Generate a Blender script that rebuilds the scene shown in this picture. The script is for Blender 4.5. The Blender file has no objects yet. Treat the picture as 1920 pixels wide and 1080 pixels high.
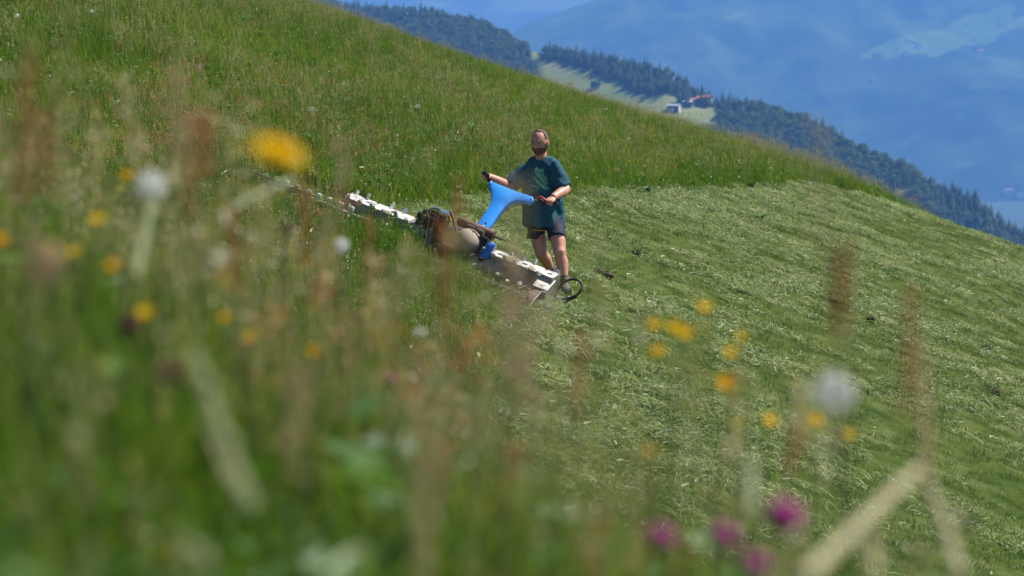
import bpy, bmesh, math, random
import numpy as np
from mathutils import Vector, Matrix, noise

rng = np.random.default_rng(7)
random.seed(7)
SC = bpy.context.scene
COL = SC.collection

# ------------------------------------------------------------------ camera
F = 4266.667            # focal length in pixels of a 1920 px wide frame (80 mm lens)
PITCH = math.atan(390.0 / F)
cam_data = bpy.data.cameras.new("camera")
cam_data.lens = 80.0
cam_data.sensor_width = 36.0
cam_data.clip_start = 0.05
cam_data.clip_end = 40000.0
cam_data.dof.use_dof = True
cam_data.dof.focus_distance = 24.1
cam_data.dof.aperture_fstop = 3.2
cam_data.dof.aperture_blades = 9
cam = bpy.data.objects.new("camera", cam_data)
COL.objects.link(cam)
cam.location = (0, 0, 0)
cam.rotation_euler = (math.pi / 2 - PITCH, 0, 0)
SC.camera = cam

# ------------------------------------------------------------------ world and sun
SUN_DIR = Vector((0.56, 0.20, 0.80)).normalized()
world = bpy.data.worlds.new("World")
SC.world = world
world.use_nodes = True
wn = world.node_tree
sky = wn.nodes.new("ShaderNodeTexSky")
sky.sky_type = 'NISHITA'
sky.sun_disc = False
sky.sun_elevation = math.asin(SUN_DIR.z)
sky.sun_rotation = math.atan2(SUN_DIR.x, SUN_DIR.y)
sky.altitude = 1200
wn.links.new(sky.outputs[0], wn.nodes["Background"].inputs[0])
wn.nodes["Background"].inputs[1].default_value = 0.05
sun_data = bpy.data.lights.new("sun", 'SUN')
sun_data.energy = 5.0
sun_data.angle = math.radians(0.5)
sun_data.color = (1.0, 0.95, 0.86)
sun = bpy.data.objects.new("sun", sun_data)
COL.objects.link(sun)
sun.rotation_euler = SUN_DIR.to_track_quat('Z', 'Y').to_euler()
SC.view_settings.view_transform = 'Standard'
SC.view_settings.look = 'None'
SC.view_settings.exposure = 0.95
SC.view_settings.gamma = 1.0
SC.view_settings.use_curve_mapping = False
SC.render.engine = 'CYCLES'
SC.cycles.use_denoising = True
SC.cycles.max_bounces = 4
SC.cycles.diffuse_bounces = 2
SC.cycles.transmission_bounces = 4
SC.cycles.volume_bounces = 1
SC.cycles.transparent_max_bounces = 8
SC.cycles.sample_clamp_indirect = 4.0

# ------------------------------------------------------------------ projection helpers
CP, SP = math.cos(PITCH), math.sin(PITCH)


def P(px, py, D):
    """Point at depth y = D seen at pixel (px, py) of the 1920x1080 photograph."""
    u = (px - 960.0) / F
    v = (540.0 - py) / F
    dy = CP + v * SP
    dz = -SP + v * CP
    return Vector((u / dy * D, D, dz / dy * D))


def project(x, y, z):
    d = y * CP - z * SP
    return 960 + F * x / d, 540 - F * (y * SP + z * CP) / d


def sstep(a, b, t):
    t = np.clip((t - a) / (b - a), 0, 1)
    return t * t * (3 - 2 * t)


# value noise on arrays
_perm = rng.random((256, 256))


def vnoise(x, y, s):
    x = np.asarray(x, float) / s + 1000.3
    y = np.asarray(y, float) / s + 2000.7
    ix, iy = np.floor(x).astype(int), np.floor(y).astype(int)
    fx, fy = x - ix, y - iy
    fx = fx * fx * (3 - 2 * fx)
    fy = fy * fy * (3 - 2 * fy)
    g = lambda a, b: _perm[a % 256, b % 256]
    return ((g(ix, iy) * (1 - fx) + g(ix + 1, iy) * fx) * (1 - fy) +
            (g(ix, iy + 1) * (1 - fx) + g(ix + 1, iy + 1) * fx) * fy)


def fbm(x, y, s, n=4):
    t, a, w = 0, 1.0, 0
    for i in range(n):
        t = t + a * vnoise(np.asarray(x) + 37 * i, np.asarray(y) - 51 * i, s)
        w += a
        a *= .5
        s *= .5
    return t / w


# ------------------------------------------------------------------ meadow surface
A_, B_, C_ = 0.335, 0.080, -4.0


def base_ground(x, y):
    x = np.asarray(x, float)
    y = np.asarray(y, float)
    t = np.clip(y - 45, 0, 90)
    drop = .0033 * t * t + np.clip(y - 135, 0, None) * .45
    z = -A_ * x + B_ * y + C_ - drop
    near = -A_ * x - .64 - .045 * np.clip(y, -20, 30)
    y2 = 7.0 + 12.0 * sstep(.6, -2.2, x)
    y1 = 2.2 + 1.5 * sstep(.6, -2.2, x)
    w = sstep(0, 1, (y - y1) / (y2 - y1))
    z = near * (1 - w) + z * w
    return z


def ground(x, y):
    z = base_ground(x, y)
    r = (0.12 * (fbm(x, y, 2.5, 3) - .5) + .10 * (fbm(x + 40, y, .9, 2) - .5)) * sstep(8, 14, np.asarray(y, float))
    return z + r


def gz(x, y):
    return float(ground(np.array([x]), np.array([y]))[0])


# standing grass region: left/far side of this line (x limit as function of y)
EDGE_Y = np.array([-10, 1.0, 2.0, 3.0, 4.0, 6.0, 8.0, 12.0, 16.0, 20.0, 22.4, 22.8, 25.0, 25.5, 29.6, 35.7, 43.3, 50.0, 57.0, 60.0, 70, 200])
EDGE_X = np.array([3.5, 1.0, .80, .62, .48, .42, .30, .05, -.25, -.25, .05, .05, -1.7, -1.6, -.50, 1.64, 4.46, 6.45, 9.1, 10.2, 14., 60.])


def edge_x(y):
    return np.interp(y, EDGE_Y, EDGE_X)


# ------------------------------------------------------------------ mesh helpers
def mesh_np(name, verts, faces, smooth=True):
    me = bpy.data.meshes.new(name)
    me.from_pydata([tuple(map(float, v)) for v in verts], [], [tuple(int(i) for i in f) for f in faces])
    if smooth:
        me.polygons.foreach_set("use_smooth", [True] * len(me.polygons))
    me.update()
    return me


def link(name, me, mat=None, parent=None, **props):
    ob = bpy.data.objects.new(name, me)
    COL.objects.link(ob)
    if mat is not None:
        me.materials.clear()
        me.materials.append(mat)
    if parent is not None:
        ob.parent = parent
    for k, v in props.items():
        ob[k] = v
    return ob


def empty(name, loc, label, cat, group=None, rot=None):
    ob = bpy.data.objects.new(name, None)
    COL.objects.link(ob)
    ob.empty_display_size = .1
    ob.location = loc
    if rot is not None:
        ob.rotation_euler = rot
    ob["label"] = label
    ob["category"] = cat
    if group:
        ob["group"] = group
    return ob


class MB:
    """collects simple shapes into one mesh"""

    def __init__(s):
        s.v, s.f = [], []

    def add(s, vs, fs):
        o = len(s.v)
        s.v += [Vector(v) for v in vs]
        s.f += [tuple(i + o for i in f) for f in fs]
        return s

    def box(s, c, size, ax=None):
        c = Vector(c)
        ax = ax or (Vector((1, 0, 0)), Vector((0, 1, 0)), Vector((0, 0, 1)))
        h = [x / 2 for x in size]
        vs = [c + ax[0] * h[0] * a + ax[1] * h[1] * b + ax[2] * h[2] * d
              for a in (-1, 1) for b in (-1, 1) for d in (-1, 1)]
        return s.add(vs, [(0, 1, 3, 2), (4, 6, 7, 5), (0, 4, 5, 1), (2, 3, 7, 6), (0, 2, 6, 4), (1, 5, 7, 3)])

    def tube(s, pts, rad, n=10, ref=None, caps=True):
        """rad: list of r or (ra, rb); elliptical sweep, a axis follows ref"""
        pts = [Vector(p) for p in pts]
        rings = []
        ref = Vector(ref) if ref is not None else None
        prev = None
        for i, p in enumerate(pts):
            t = (pts[min(i + 1, len(pts) - 1)] - pts[max(i - 1, 0)])
            if t.length < 1e-9:
                t = Vector((0, 0, 1))
            t.normalize()
            if ref is not None:
                a = ref - t * ref.dot(t)
            elif prev is not None:
                a = prev - t * prev.dot(t)
            else:
                a = t.orthogonal()
            if a.length < 1e-6:
                a = t.orthogonal()
            a.normalize()
            prev = a
            b = t.cross(a)
            r = rad[i] if isinstance(rad, (list, tuple)) else rad
            ra, rb = r if isinstance(r, (list, tuple)) else (r, r)
            rings.append([p + a * ra * math.cos(2 * math.pi * k / n) + b * rb * math.sin(2 * math.pi * k / n) for k in range(n)])
        vs = [v for r in rings for v in r]
        fs = []
        for i in range(len(rings) - 1):
            for k in range(n):
                k2 = (k + 1) % n
                fs.append((i * n + k, i * n + k2, (i + 1) * n + k2, (i + 1) * n + k))
        if caps:
            fs.append(tuple(range(n - 1, -1, -1)))
            m = (len(rings) - 1) * n
            fs.append(tuple(m + k for k in range(n)))
        return s.add(vs, fs)

    def ball(s, c, r, ax=None, nu=14, nv=8):
        c = Vector(c)
        rr = r if isinstance(r, (list, tuple)) else (r, r, r)
        ax = ax or (Vector((1, 0, 0)), Vector((0, 1, 0)), Vector((0, 0, 1)))
        vs = [c + ax[2] * rr[2]]
        for j in range(1, nv):
            th = math.pi * j / nv
            for i in range(nu):
                ph = 2 * math.pi * i / nu
                vs.append(c + ax[0] * rr[0] * math.sin(th) * math.cos(ph) + ax[1] * rr[1] * math.sin(th) * math.sin(ph) + ax[2] * rr[2] * math.cos(th))
        vs.append(c - ax[2] * rr[2])
        fs = []
        for i in range(nu):
            fs.append((0, 1 + i, 1 + (i + 1) % nu))
        for j in range(nv - 2):
            for i in range(nu):
                a = 1 + j * nu + i
                b = 1 + j * nu + (i + 1) % nu
                fs.append((a, a + nu, b + nu, b))
        l = len(vs) - 1
        for i in range(nu):
            fs.append((1 + (nv - 2) * nu + i, l, 1 + (nv - 2) * nu + (i + 1) % nu))
        return s.add(vs, fs)

    def build(s, name, mat, parent=None, smooth=True, bevel=0, autosmooth=False, **props):
        inv = world_inv(parent)
        me = mesh_np(name, [inv @ v for v in s.v], s.f, smooth)
        if bevel:
            bm = bmesh.new()
            bm.from_mesh(me)
            es = [e for e in bm.edges if len(e.link_faces) == 2 and e.calc_face_angle(0) > .5]
            bmesh.ops.bevel(bm, geom=es, offset=bevel, segments=2, affect='EDGES', clamp_overlap=True)
            bm.to_mesh(me)
            bm.free()
            me.polygons.foreach_set("use_smooth", [smooth] * len(me.polygons))
        ob = link(name, me, mat, parent, **props)
        if smooth:
            me.set_sharp_from_angle(angle=math.radians(40))
        return ob


def world_inv(parent):
    if parent is None:
        return Matrix.Identity(4)
    m = Matrix.Identity(4)
    o = parent
    while o is not None:
        m = (Matrix.Translation(o.location) @ o.rotation_euler.to_matrix().to_4x4() @ Matrix.Diagonal((*o.scale, 1))) @ m
        o = o.parent
    return m.inverted()


# ------------------------------------------------------------------ materials
def new_mat(name):
    m = bpy.data.materials.new(name)
    m.use_nodes = True
    nt = m.node_tree
    for n in list(nt.nodes):
        nt.nodes.remove(n)
    out = nt.nodes.new("ShaderNodeOutputMaterial")
    return m, nt, out


def ramp(nt, stops, fac):
    r = nt.nodes.new("ShaderNodeValToRGB")
    e = r.color_ramp.elements
    while len(e) < len(stops):
        e.new(.5)
    for i, (p, c) in enumerate(stops):
        e[i].position = p
        e[i].color = (*c, 1)
    nt.links.new(fac, r.inputs[0])
    return r.outputs[0]


def noise_tex(nt, scale, detail=4, coord='Object', vec=None):
    n = nt.nodes.new("ShaderNodeTexNoise")
    n.inputs["Scale"].default_value = scale
    n.inputs["Detail"].default_value = detail
    if vec is None:
        tc = nt.nodes.new("ShaderNodeTexCoord")
        vec = tc.outputs[coord]
    nt.links.new(vec, n.inputs["Vector"])
    return n.outputs[0]


def plain(name, col, rough=.6, metal=0.0, var=.15, scale=12, bump=0.0, bscale=60, spec=.5, dirt=None):
    m, nt, out = new_mat(name)
    b = nt.nodes.new("ShaderNodeBsdfPrincipled")
    f = noise_tex(nt, scale, 5)
    c1 = tuple(max(0, c * (1 - var)) for c in col)
    c2 = tuple(min(1, c * (1 + var)) for c in col)
    stops = [(.3, c1), (.7, c2)]
    if dirt:
        stops = [(.36, dirt), (.48, c1), (.7, c2)]
    nt.links.new(ramp(nt, stops, f), b.inputs["Base Color"])
    b.inputs["Roughness"].default_value = rough
    b.inputs["Metallic"].default_value = metal
    b.inputs["Specular IOR Level"].default_value = spec
    if bump:
        bp = nt.nodes.new("ShaderNodeBump")
        bp.inputs["Strength"].default_value = bump
        bp.inputs["Distance"].default_value = .01
        nt.links.new(noise_tex(nt, bscale, 3), bp.inputs["Height"])
        nt.links.new(bp.outputs[0], b.inputs["Normal"])
    nt.links.new(b.outputs[0], out.inputs[0])
    return m


def leafy(name, stops, transl=.35, gloss=.05, patch=None, tcol=(1.35, 1.3, .75)):
    """grass, leaves and petals: colour from the per-blade attribute and the copy's own random value"""
    m, nt, out = new_mat(name)
    at = nt.nodes.new("ShaderNodeAttribute")
    at.attribute_name = "tint"
    oi = nt.nodes.new("ShaderNodeObjectInfo")
    ma = nt.nodes.new("ShaderNodeMath")
    ma.operation = 'MULTIPLY_ADD'
    nt.links.new(at.outputs["Fac"], ma.inputs[0])
    ma.inputs[1].default_value = .6
    mb = nt.nodes.new("ShaderNodeMath")
    mb.operation = 'MULTIPLY'
    nt.links.new(oi.outputs["Random"], mb.inputs[0])
    mb.inputs[1].default_value = .4
    nt.links.new(mb.outputs[0], ma.inputs[2])
    fac = ma.outputs[0]
    if patch:
        geo = nt.nodes.new("ShaderNodeNewGeometry")
        pn = noise_tex(nt, patch, 2, vec=geo.outputs["Position"])
        mc = nt.nodes.new("ShaderNodeMath")
        mc.operation = 'MULTIPLY_ADD'
        nt.links.new(pn, mc.inputs[0])
        mc.inputs[1].default_value = .7
        nt.links.new(fac, mc.inputs[2])
        md = nt.nodes.new("ShaderNodeMath")
        md.operation = 'SUBTRACT'
        md.use_clamp = True
        nt.links.new(mc.outputs[0], md.inputs[0])
        md.inputs[1].default_value = .35
        fac = md.outputs[0]
    col = ramp(nt, stops, fac)
    d = nt.nodes.new("ShaderNodeBsdfDiffuse")
    t = nt.nodes.new("ShaderNodeBsdfTranslucent")
    g = nt.nodes.new("ShaderNodeBsdfGlossy")
    g.inputs["Roughness"].default_value = .45
    nt.links.new(col, d.inputs[0])
    tm = nt.nodes.new("ShaderNodeMix")
    tm.data_type = 'RGBA'
    tm.blend_type = 'MULTIPLY'
    tm.inputs[0].default_value = 1.0
    nt.links.new(col, tm.inputs[6])
    tm.inputs[7].default_value = (*tcol, 1)
    nt.links.new(tm.outputs[2], t.inputs[0])
    mx = nt.nodes.new("ShaderNodeMixShader")
    mx.inputs[0].default_value = transl
    nt.links.new(d.outputs[0], mx.inputs[1])
    nt.links.new(t.outputs[0], mx.inputs[2])
    mg = nt.nodes.new("ShaderNodeMixShader")
    mg.inputs[0].default_value = gloss
    nt.links.new(mx.outputs[0], mg.inputs[1])
    nt.links.new(g.outputs[0], mg.inputs[2])
    nt.links.new(mg.outputs[0], out.inputs[0])
    return m


M = {}
M['grass'] = leafy('meadow_grass_green', [(0, (.030, .080, .005)), (.40, (.062, .135, .008)), (.74, (.118, .195, .015)), (.93, (.26, .28, .06)), (1, (.40, .38, .15))], .5, .015, .35)
M['culm'] = leafy('grass_culm_straw', [(0, (.13, .15, .04)), (.4, (.26, .25, .10)), (.8, (.44, .38, .20)), (1, (.30, .17, .08))], .35, .04)
M['herb'] = leafy('herb_leaf', [(0, (.030, .090, .010)), (.6, (.065, .150, .018)), (1, (.12, .20, .04))], .38, .04)
M['sorrel'] = leafy('sorrel_red', [(0, (.24, .07, .03)), (.5, (.36, .14, .06)), (1, (.40, .22, .10))], .35, .03)
M['hay'] = leafy('cut_hay', [(0, (.045, .10, .014)), (.38, (.115, .17, .038)), (.75, (.23, .27, .10)), (1, (.45, .45, .27))], .3, .03, .7)
M['stubble'] = leafy('stubble_grass', [(0, (.032, .078, .010)), (.5, (.065, .120, .016)), (1, (.13, .16, .045))], .35, .03, .4)
M['stem'] = leafy('flower_stem', [(0, (.07, .13, .025)), (1, (.14, .18, .05))], .3, .05)
M['stem_pale'] = leafy('dry_stalk_pale', [(0, (.36, .33, .17)), (1, (.47, .43, .25))], .35, .05, tcol=(1.05, 1.05, 1.0))
M['blade_pale'] = leafy('pale_green_blade', [(0, (.26, .30, .12)), (1, (.36, .38, .18))], .4, .06)
M['yellow'] = leafy('yellow_petal', [(0, (.68, .42, .004)), (.5, (.74, .50, .006)), (1, (.80, .58, .01))], .45, .0)
M['orange'] = leafy('orange_yellow_petal', [(0, (.70, .36, .004)), (1, (.76, .45, .008))], .45, .0)
M['purple'] = leafy('clover_purple', [(0, (.42, .06, .28)), (.5, (.55, .10, .40)), (1, (.66, .20, .52))], .4, .04, tcol=(1.05, 1.05, 1.0))
M['dusky'] = leafy('clover_dusky', [(0, (.16, .06, .08)), (1, (.26, .12, .13))], .35, .03, tcol=(1.05, 1.05, 1.0))
M['seed'] = leafy('seed_head_white', [(0, (.78, .78, .76)), (1, (.90, .90, .88))], .55, .0, tcol=(1.05, 1.05, 1.0))
M['white'] = leafy('white_petal', [(0, (.62, .62, .54)), (1, (.80, .80, .74))], .4, .03, tcol=(1.05, 1.05, 1.0))
M['panicle'] = leafy('panicle_beige', [(0, (.40, .29, .17)), (.6, (.52, .38, .24)), (1, (.58, .42, .31))], .5, .0, tcol=(1.05, 1.05, 1.0))
M['dock'] = leafy('dock_leaf', [(0, (.025, .075, .012)), (1, (.055, .12, .022))], .25, .12)
M['conifer'] = leafy('conifer_needles', [(0, (.014, .036, .012)), (.6, (.026, .055, .018)), (1, (.045, .080, .022))], .15, .02)
M['broadleaf'] = leafy('broadleaf_crown', [(0, (.040, .085, .016)), (1, (.12, .17, .04))], .3, .02)
M['bark'] = plain('bark', (.07, .05, .035), .9)

# ------------------------------------------------------------------ ground meshes
xs = np.unique(np.concatenate([np.arange(-16, 16.01, .4), np.array([-500, -350, -240, -170, -120, -85, -60, -45, -35, -28, -22, -19]), np.array([18, 20, 23, 27, 32, 40, 52, 70, 95, 130, 180, 260, 380, 520])]))
ys = np.unique(np.concatenate([np.array([-120, -60, -30, -15, -8]), np.arange(-4, 75.01, .4), np.array([77, 80, 84, 90, 98, 110, 125, 145, 170, 200, 240, 300, 380, 470, 560, 660, 760])]))
GX, GY = np.meshgrid(xs, ys)
GZ = np.maximum(ground(GX, GY), -310)
nx, ny = len(xs), len(ys)
verts = np.stack([GX.ravel(), GY.ravel(), GZ.ravel()], 1)
idx = np.arange(nx * ny).reshape(ny, nx)
faces = np.stack([idx[:-1, :-1].ravel(), idx[:-1, 1:].ravel(), idx[1:, 1:].ravel(), idx[1:, :-1].ravel()], 1)
me = mesh_np('meadow_slope', verts, faces)
att = me.attributes.new("mown", 'FLOAT', 'POINT')
mown = sstep(-.1, .35, GX - edge_x(GY) + .25 * (fbm(GX, GY, 1.0, 2) - .5)).ravel()
att.data.foreach_set("value", mown.astype(np.float32))
m, nt, out = new_mat('meadow_soil')
b = nt.nodes.new("ShaderNodeBsdfDiffuse")
a = nt.nodes.new("ShaderNodeAttribute")
a.attribute_name = "mown"
c1 = ramp(nt, [(.3, (.030, .055, .010)), (.7, (.06, .085, .02))], noise_tex(nt, 3, 6))
c2 = ramp(nt, [(.3, (.030, .050, .012)), (.5, (.055, .080, .020)), (.72, (.10, .115, .045))], noise_tex(nt, 2.2, 8))
mix = nt.nodes.new("ShaderNodeMix")
mix.data_type = 'RGBA'
nt.links.new(a.outputs["Fac"], mix.inputs[0])
nt.links.new(c1, mix.inputs[6])
nt.links.new(c2, mix.inputs[7])
nt.links.new(mix.outputs[2], b.inputs[0])
nt.links.new(b.outputs[0], out.inputs[0])
link('meadow_slope', me, m, kind='structure')

vm = plain('valley_fields', (.030, .055, .020), .95, var=.35, scale=.004)
me = mesh_np('valley_floor', [(-4900, -1700, -305), (5300, -1700, -305), (5300, 10100, -305), (-4900, 10100, -305)], [(0, 1, 2, 3)])
link('valley_floor', me, vm, kind='structure')


# ------------------------------------------------------------------ wooded spur across the valley (about 2 km away)
def inside(poly, x, y):
    poly = np.asarray(poly, float)
    r = np.zeros(np.shape(x), bool)
    j = len(poly) - 1
    for i in range(len(poly)):
        xi, yi = poly[i]
        xj, yj = poly[j]
        c = ((yi > y) != (yj > y)) & (x < (xj - xi) * (y - yi) / (yj - yi + 1e-12) + xi)
        r ^= c
        j = i
    return r


crest_px = [(480, -60), (640, -12), (740, -4), (800, 0), (860, 13), (890, 17), (925, 32), (950, 46), (975, 62), (1060, 76), (1100, 82), (1200, 100), (1250, 117),
            (1310, 152), (1340, 166), (1430, 176), (1520, 206), (1600, 252), (1700, 291), (1770, 336), (1830, 352), (1880, 402), (1920, 422), (2050, 520), (2300, 700)]
cx_, cy_, cz_ = [], [], []
for px, py in crest_px:
    D = 2250 - 620 * (px - 640) / 1280
    p = P(px, py + 27, D)
    cx_.append(p.x)
    cy_.append(D)
    cz_.append(p.z)


def ridge_z(x, y):
    yc = np.interp(x, cx_, cy_)
    zc = np.interp(x, cx_, cz_)
    d = yc - y
    z = zc - np.where(d > 0, .42 * d, -.55 * d)
    z = z + np.clip(np.abs(d) / 120, 0, 1) * (34 * (fbm(x + 900, y, 150, 3) - .5))
    return z


rx = np.arange(-420, 760, 9.0)
ry = np.arange(1150, 2500, 9.0)
RX, RY = np.meshgrid(rx, ry)
RZ = np.maximum(ridge_z(RX, RY), -312)
clear_polys = [
    [(1016, 122), (1040, 114), (1075, 122), (1130, 146), (1185, 172), (1222, 181), (1236, 192), (1300, 200), (1340, 196), (1354, 212), (1340, 230), (1312, 240), (1290, 262), (1240, 260), (1150, 235), (1050, 190), (1015, 150)],
    [(744, 22), (775, 16), (778, 27), (750, 29)],
    [(985, 96), (1003, 88), (1022, 108), (1028, 122), (1010, 120)],
    [(1668, 352), (1700, 350), (1705, 372), (1672, 370)],
    [(680, 0), (704, 0), (704, 9), (680, 9)],
    [(1225, 178), (1262, 172), (1278, 190), (1240, 194)],
]


def clear_mask(x, y, z):
    px, py = project(x, y, z)
    px = px + 10 * (fbm(x, y, 30, 2) - .5)
    py = py + 8 * (fbm(x + 99, y, 30, 2) - .5)
    r = np.zeros(np.shape(x), bool)
    for p in clear_polys:
        r |= inside(p, px, py)
    return r


mask = clear_mask(RX, RY, RZ).astype(np.float32)
verts = np.stack([RX.ravel(), RY.ravel(), RZ.ravel()], 1)
idx = np.arange(RX.size).reshape(RX.shape)
faces = np.stack([idx[:-1, :-1].ravel(), idx[:-1, 1:].ravel(), idx[1:, 1:].ravel(), idx[1:, :-1].ravel()], 1)
me = mesh_np('wooded_ridge', verts, faces)
me.attributes.new("field", 'FLOAT', 'POINT').data.foreach_set("value", mask.ravel())


def hill_mat(name, dark, fields, dscale, fscale):
    m, nt, out = new_mat(name)
    b = nt.nodes.new("ShaderNodeBsdfDiffuse")
    a = nt.nodes.new("ShaderNodeAttribute")
    a.attribute_name = "field"
    c1 = ramp(nt, [(.35, dark[0]), (.65, dark[1])], noise_tex(nt, dscale, 8))
    c2 = ramp(nt, [(.35, fields[0]), (.65, fields[1])], noise_tex(nt, fscale, 4))
    mix = nt.nodes.new("ShaderNodeMix")
    mix.data_type = 'RGBA'
    nt.links.new(a.outputs["Fac"], mix.inputs[0])
    nt.links.new(c1, mix.inputs[6])
    nt.links.new(c2, mix.inputs[7])
    nt.links.new(mix.outputs[2], b.inputs[0])
    nt.links.new(b.outputs[0], out.inputs[0])
    return m


link('wooded_ridge_hill', me, hill_mat('ridge_ground', ((.016, .034, .012), (.03, .055, .018)), ((.12, .165, .05), (.20, .21, .085)), .02, .012), kind='structure')

# ------------------------------------------------------------------ far mountains
crest2 = [(-900, -250), (-300, 20), (0, 140), (16, 158), (140, 210), (250, 262), (420, 330), (700, 470), (1200, 640), (2200, 900), (4000, 1100)]


def mount_z(x, y):
    zc = np.interp(x, [c[0] for c in crest2], [c[1] for c in crest2])
    up = -330 + .46 * (y - 5650) + 210 * (fbm(x, y * .45, 520, 4) - .5) + 60 * (fbm(x + 70, y * .5, 170, 3) - .5)
    back = zc - .3 * np.clip(y - 7000, 0, None)
    k = 60.0
    return -k * np.log(np.exp(-np.clip(up, -900, 2500) / k) + np.exp(-np.clip(back, -900, 2500) / k)) + 14 * (fbm(x, y, 90, 3) - .5)


fields2 = [
    [(1612, 106), (1640, 88), (1690, 72), (1730, 60), (1775, 55), (1790, 38), (1850, 20), (1930, -8), (1930, 44), (1880, 62), (1870, 78), (1830, 84), (1790, 94), (1752, 108), (1735, 100), (1690, 106), (1660, 114)],
    [(1316, 44), (1360, 28), (1397, 22), (1392, 33), (1345, 46)],
    [(1128, 72), (1165, 66), (1196, 62), (1204, 70), (1165, 80)],
    [(1200, 94), (1236, 82), (1228, 92), (1205, 100)],
    [(1676, 270), (1690, 262), (1724, 256), (1716, 268), (1692, 278)],
    [(1778, 306), (1822, 298), (1826, 310), (1790, 318)],
    [(1850, 362), (1880, 350), (1915, 330), (1990, 322), (1990, 392), (1890, 385), (1856, 374)],
    [(1712, 186), (1742, 172), (1752, 178), (1738, 192), (1716, 196)],
    [(1790, 214), (1812, 212), (1812, 226), (1794, 228)],
    [(1760, 168), (1860, 158), (1872, 162), (1800, 172)],
    [(1780, 262), (1850, 254), (1856, 262), (1800, 278)],
]
mx_ = np.arange(-1500, 2300, 15.0)
my_ = np.arange(5300, 7700, 15.0)
MX, MY = np.meshgrid(mx_, my_)
MZ = np.minimum(np.maximum(mount_z(MX, MY), -318), 860)
ppx, ppy = project(MX, MY, MZ)
wx = ppx + 12 * (fbm(MX, MY, 70, 3) - .5)
wy = ppy + 10 * (fbm(MX + 77, MY, 70, 3) - .5)
mk = np.zeros(MX.shape, np.float32)
for i, poly in enumerate(fields2):
    mk[inside(poly, wx, wy)] = (.72, .45, .4, .4, .5, .45, .25, .2, .3, .2, .25)[i]
speck = fbm(MX + 5000, MY, 60, 2) > .64
mk[(mk > 0) & speck] = 0
mk[(mk == 0) & (fbm(MX + 300, MY * .6, 160, 4) > .63)] = .22
verts = np.stack([MX.ravel(), MY.ravel(), MZ.ravel()], 1)
idx = np.arange(MX.size).reshape(MX.shape)
faces = np.stack([idx[:-1, :-1].ravel(), idx[:-1, 1:].ravel(), idx[1:, 1:].ravel(), idx[1:, :-1].ravel()], 1)
me = mesh_np('mountain', verts, faces)
me.attributes.new("field", 'FLOAT', 'POINT').data.foreach_set("value", mk.ravel())
link('far_mountain', me, hill_mat('mountain_forest', ((.006, .016, .008), (.052, .085, .030)), ((.09, .17, .035), (.14, .20, .055)), .006, .006), kind='structure')

bx = np.arange(-3600, 3900, 60.0)
by = np.arange(8200, 10000, 60.0)
BX, BY = np.meshgrid(bx, by)
BZ = -320 + .42 * (BY - 8400) + 380 * (fbm(BX, BY * .6, 1300, 4) - .5)
BZ = np.minimum(np.maximum(BZ, -325), 860)
verts = np.stack([BX.ravel(), BY.ravel(), BZ.ravel()], 1)
idx = np.arange(BX.size).reshape(BX.shape)
faces = np.stack([idx[:-1, :-1].ravel(), idx[:-1, 1:].ravel(), idx[1:, 1:].ravel(), idx[1:, :-1].ravel()], 1)
me = mesh_np('mountain', verts, faces)
fm = (fbm(BX + 40, BY, 420, 4) > .58).astype(np.float32) * .6
me.attributes.new("field", 'FLOAT', 'POINT').data.foreach_set("value", fm.ravel())
link('distant_mountain', me, hill_mat('distant_forest', ((.02, .035, .018), (.045, .065, .03)), ((.14, .18, .07), (.2, .22, .09)), .004, .003), kind='structure')

# ------------------------------------------------------------------ haze
m, nt, out = new_mat('valley_haze')
pv = nt.nodes.new("ShaderNodeVolumePrincipled")
pv.inputs["Color"].default_value = (.18, .43, 1.0, 1)
pv.inputs["Density"].default_value = 1.45e-4
pv.inputs["Density Attribute"].default_value = ""
pv.inputs["Anisotropy"].default_value = 0.0
nt.links.new(pv.outputs[0], out.inputs["Volume"])
m.cycles.homogeneous_volume = True
mb = MB()
mb.box((200, 4200, 320), (10400, 12000, 1260))
hz = mb.build('haze', m, smooth=False, kind='stuff')


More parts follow.
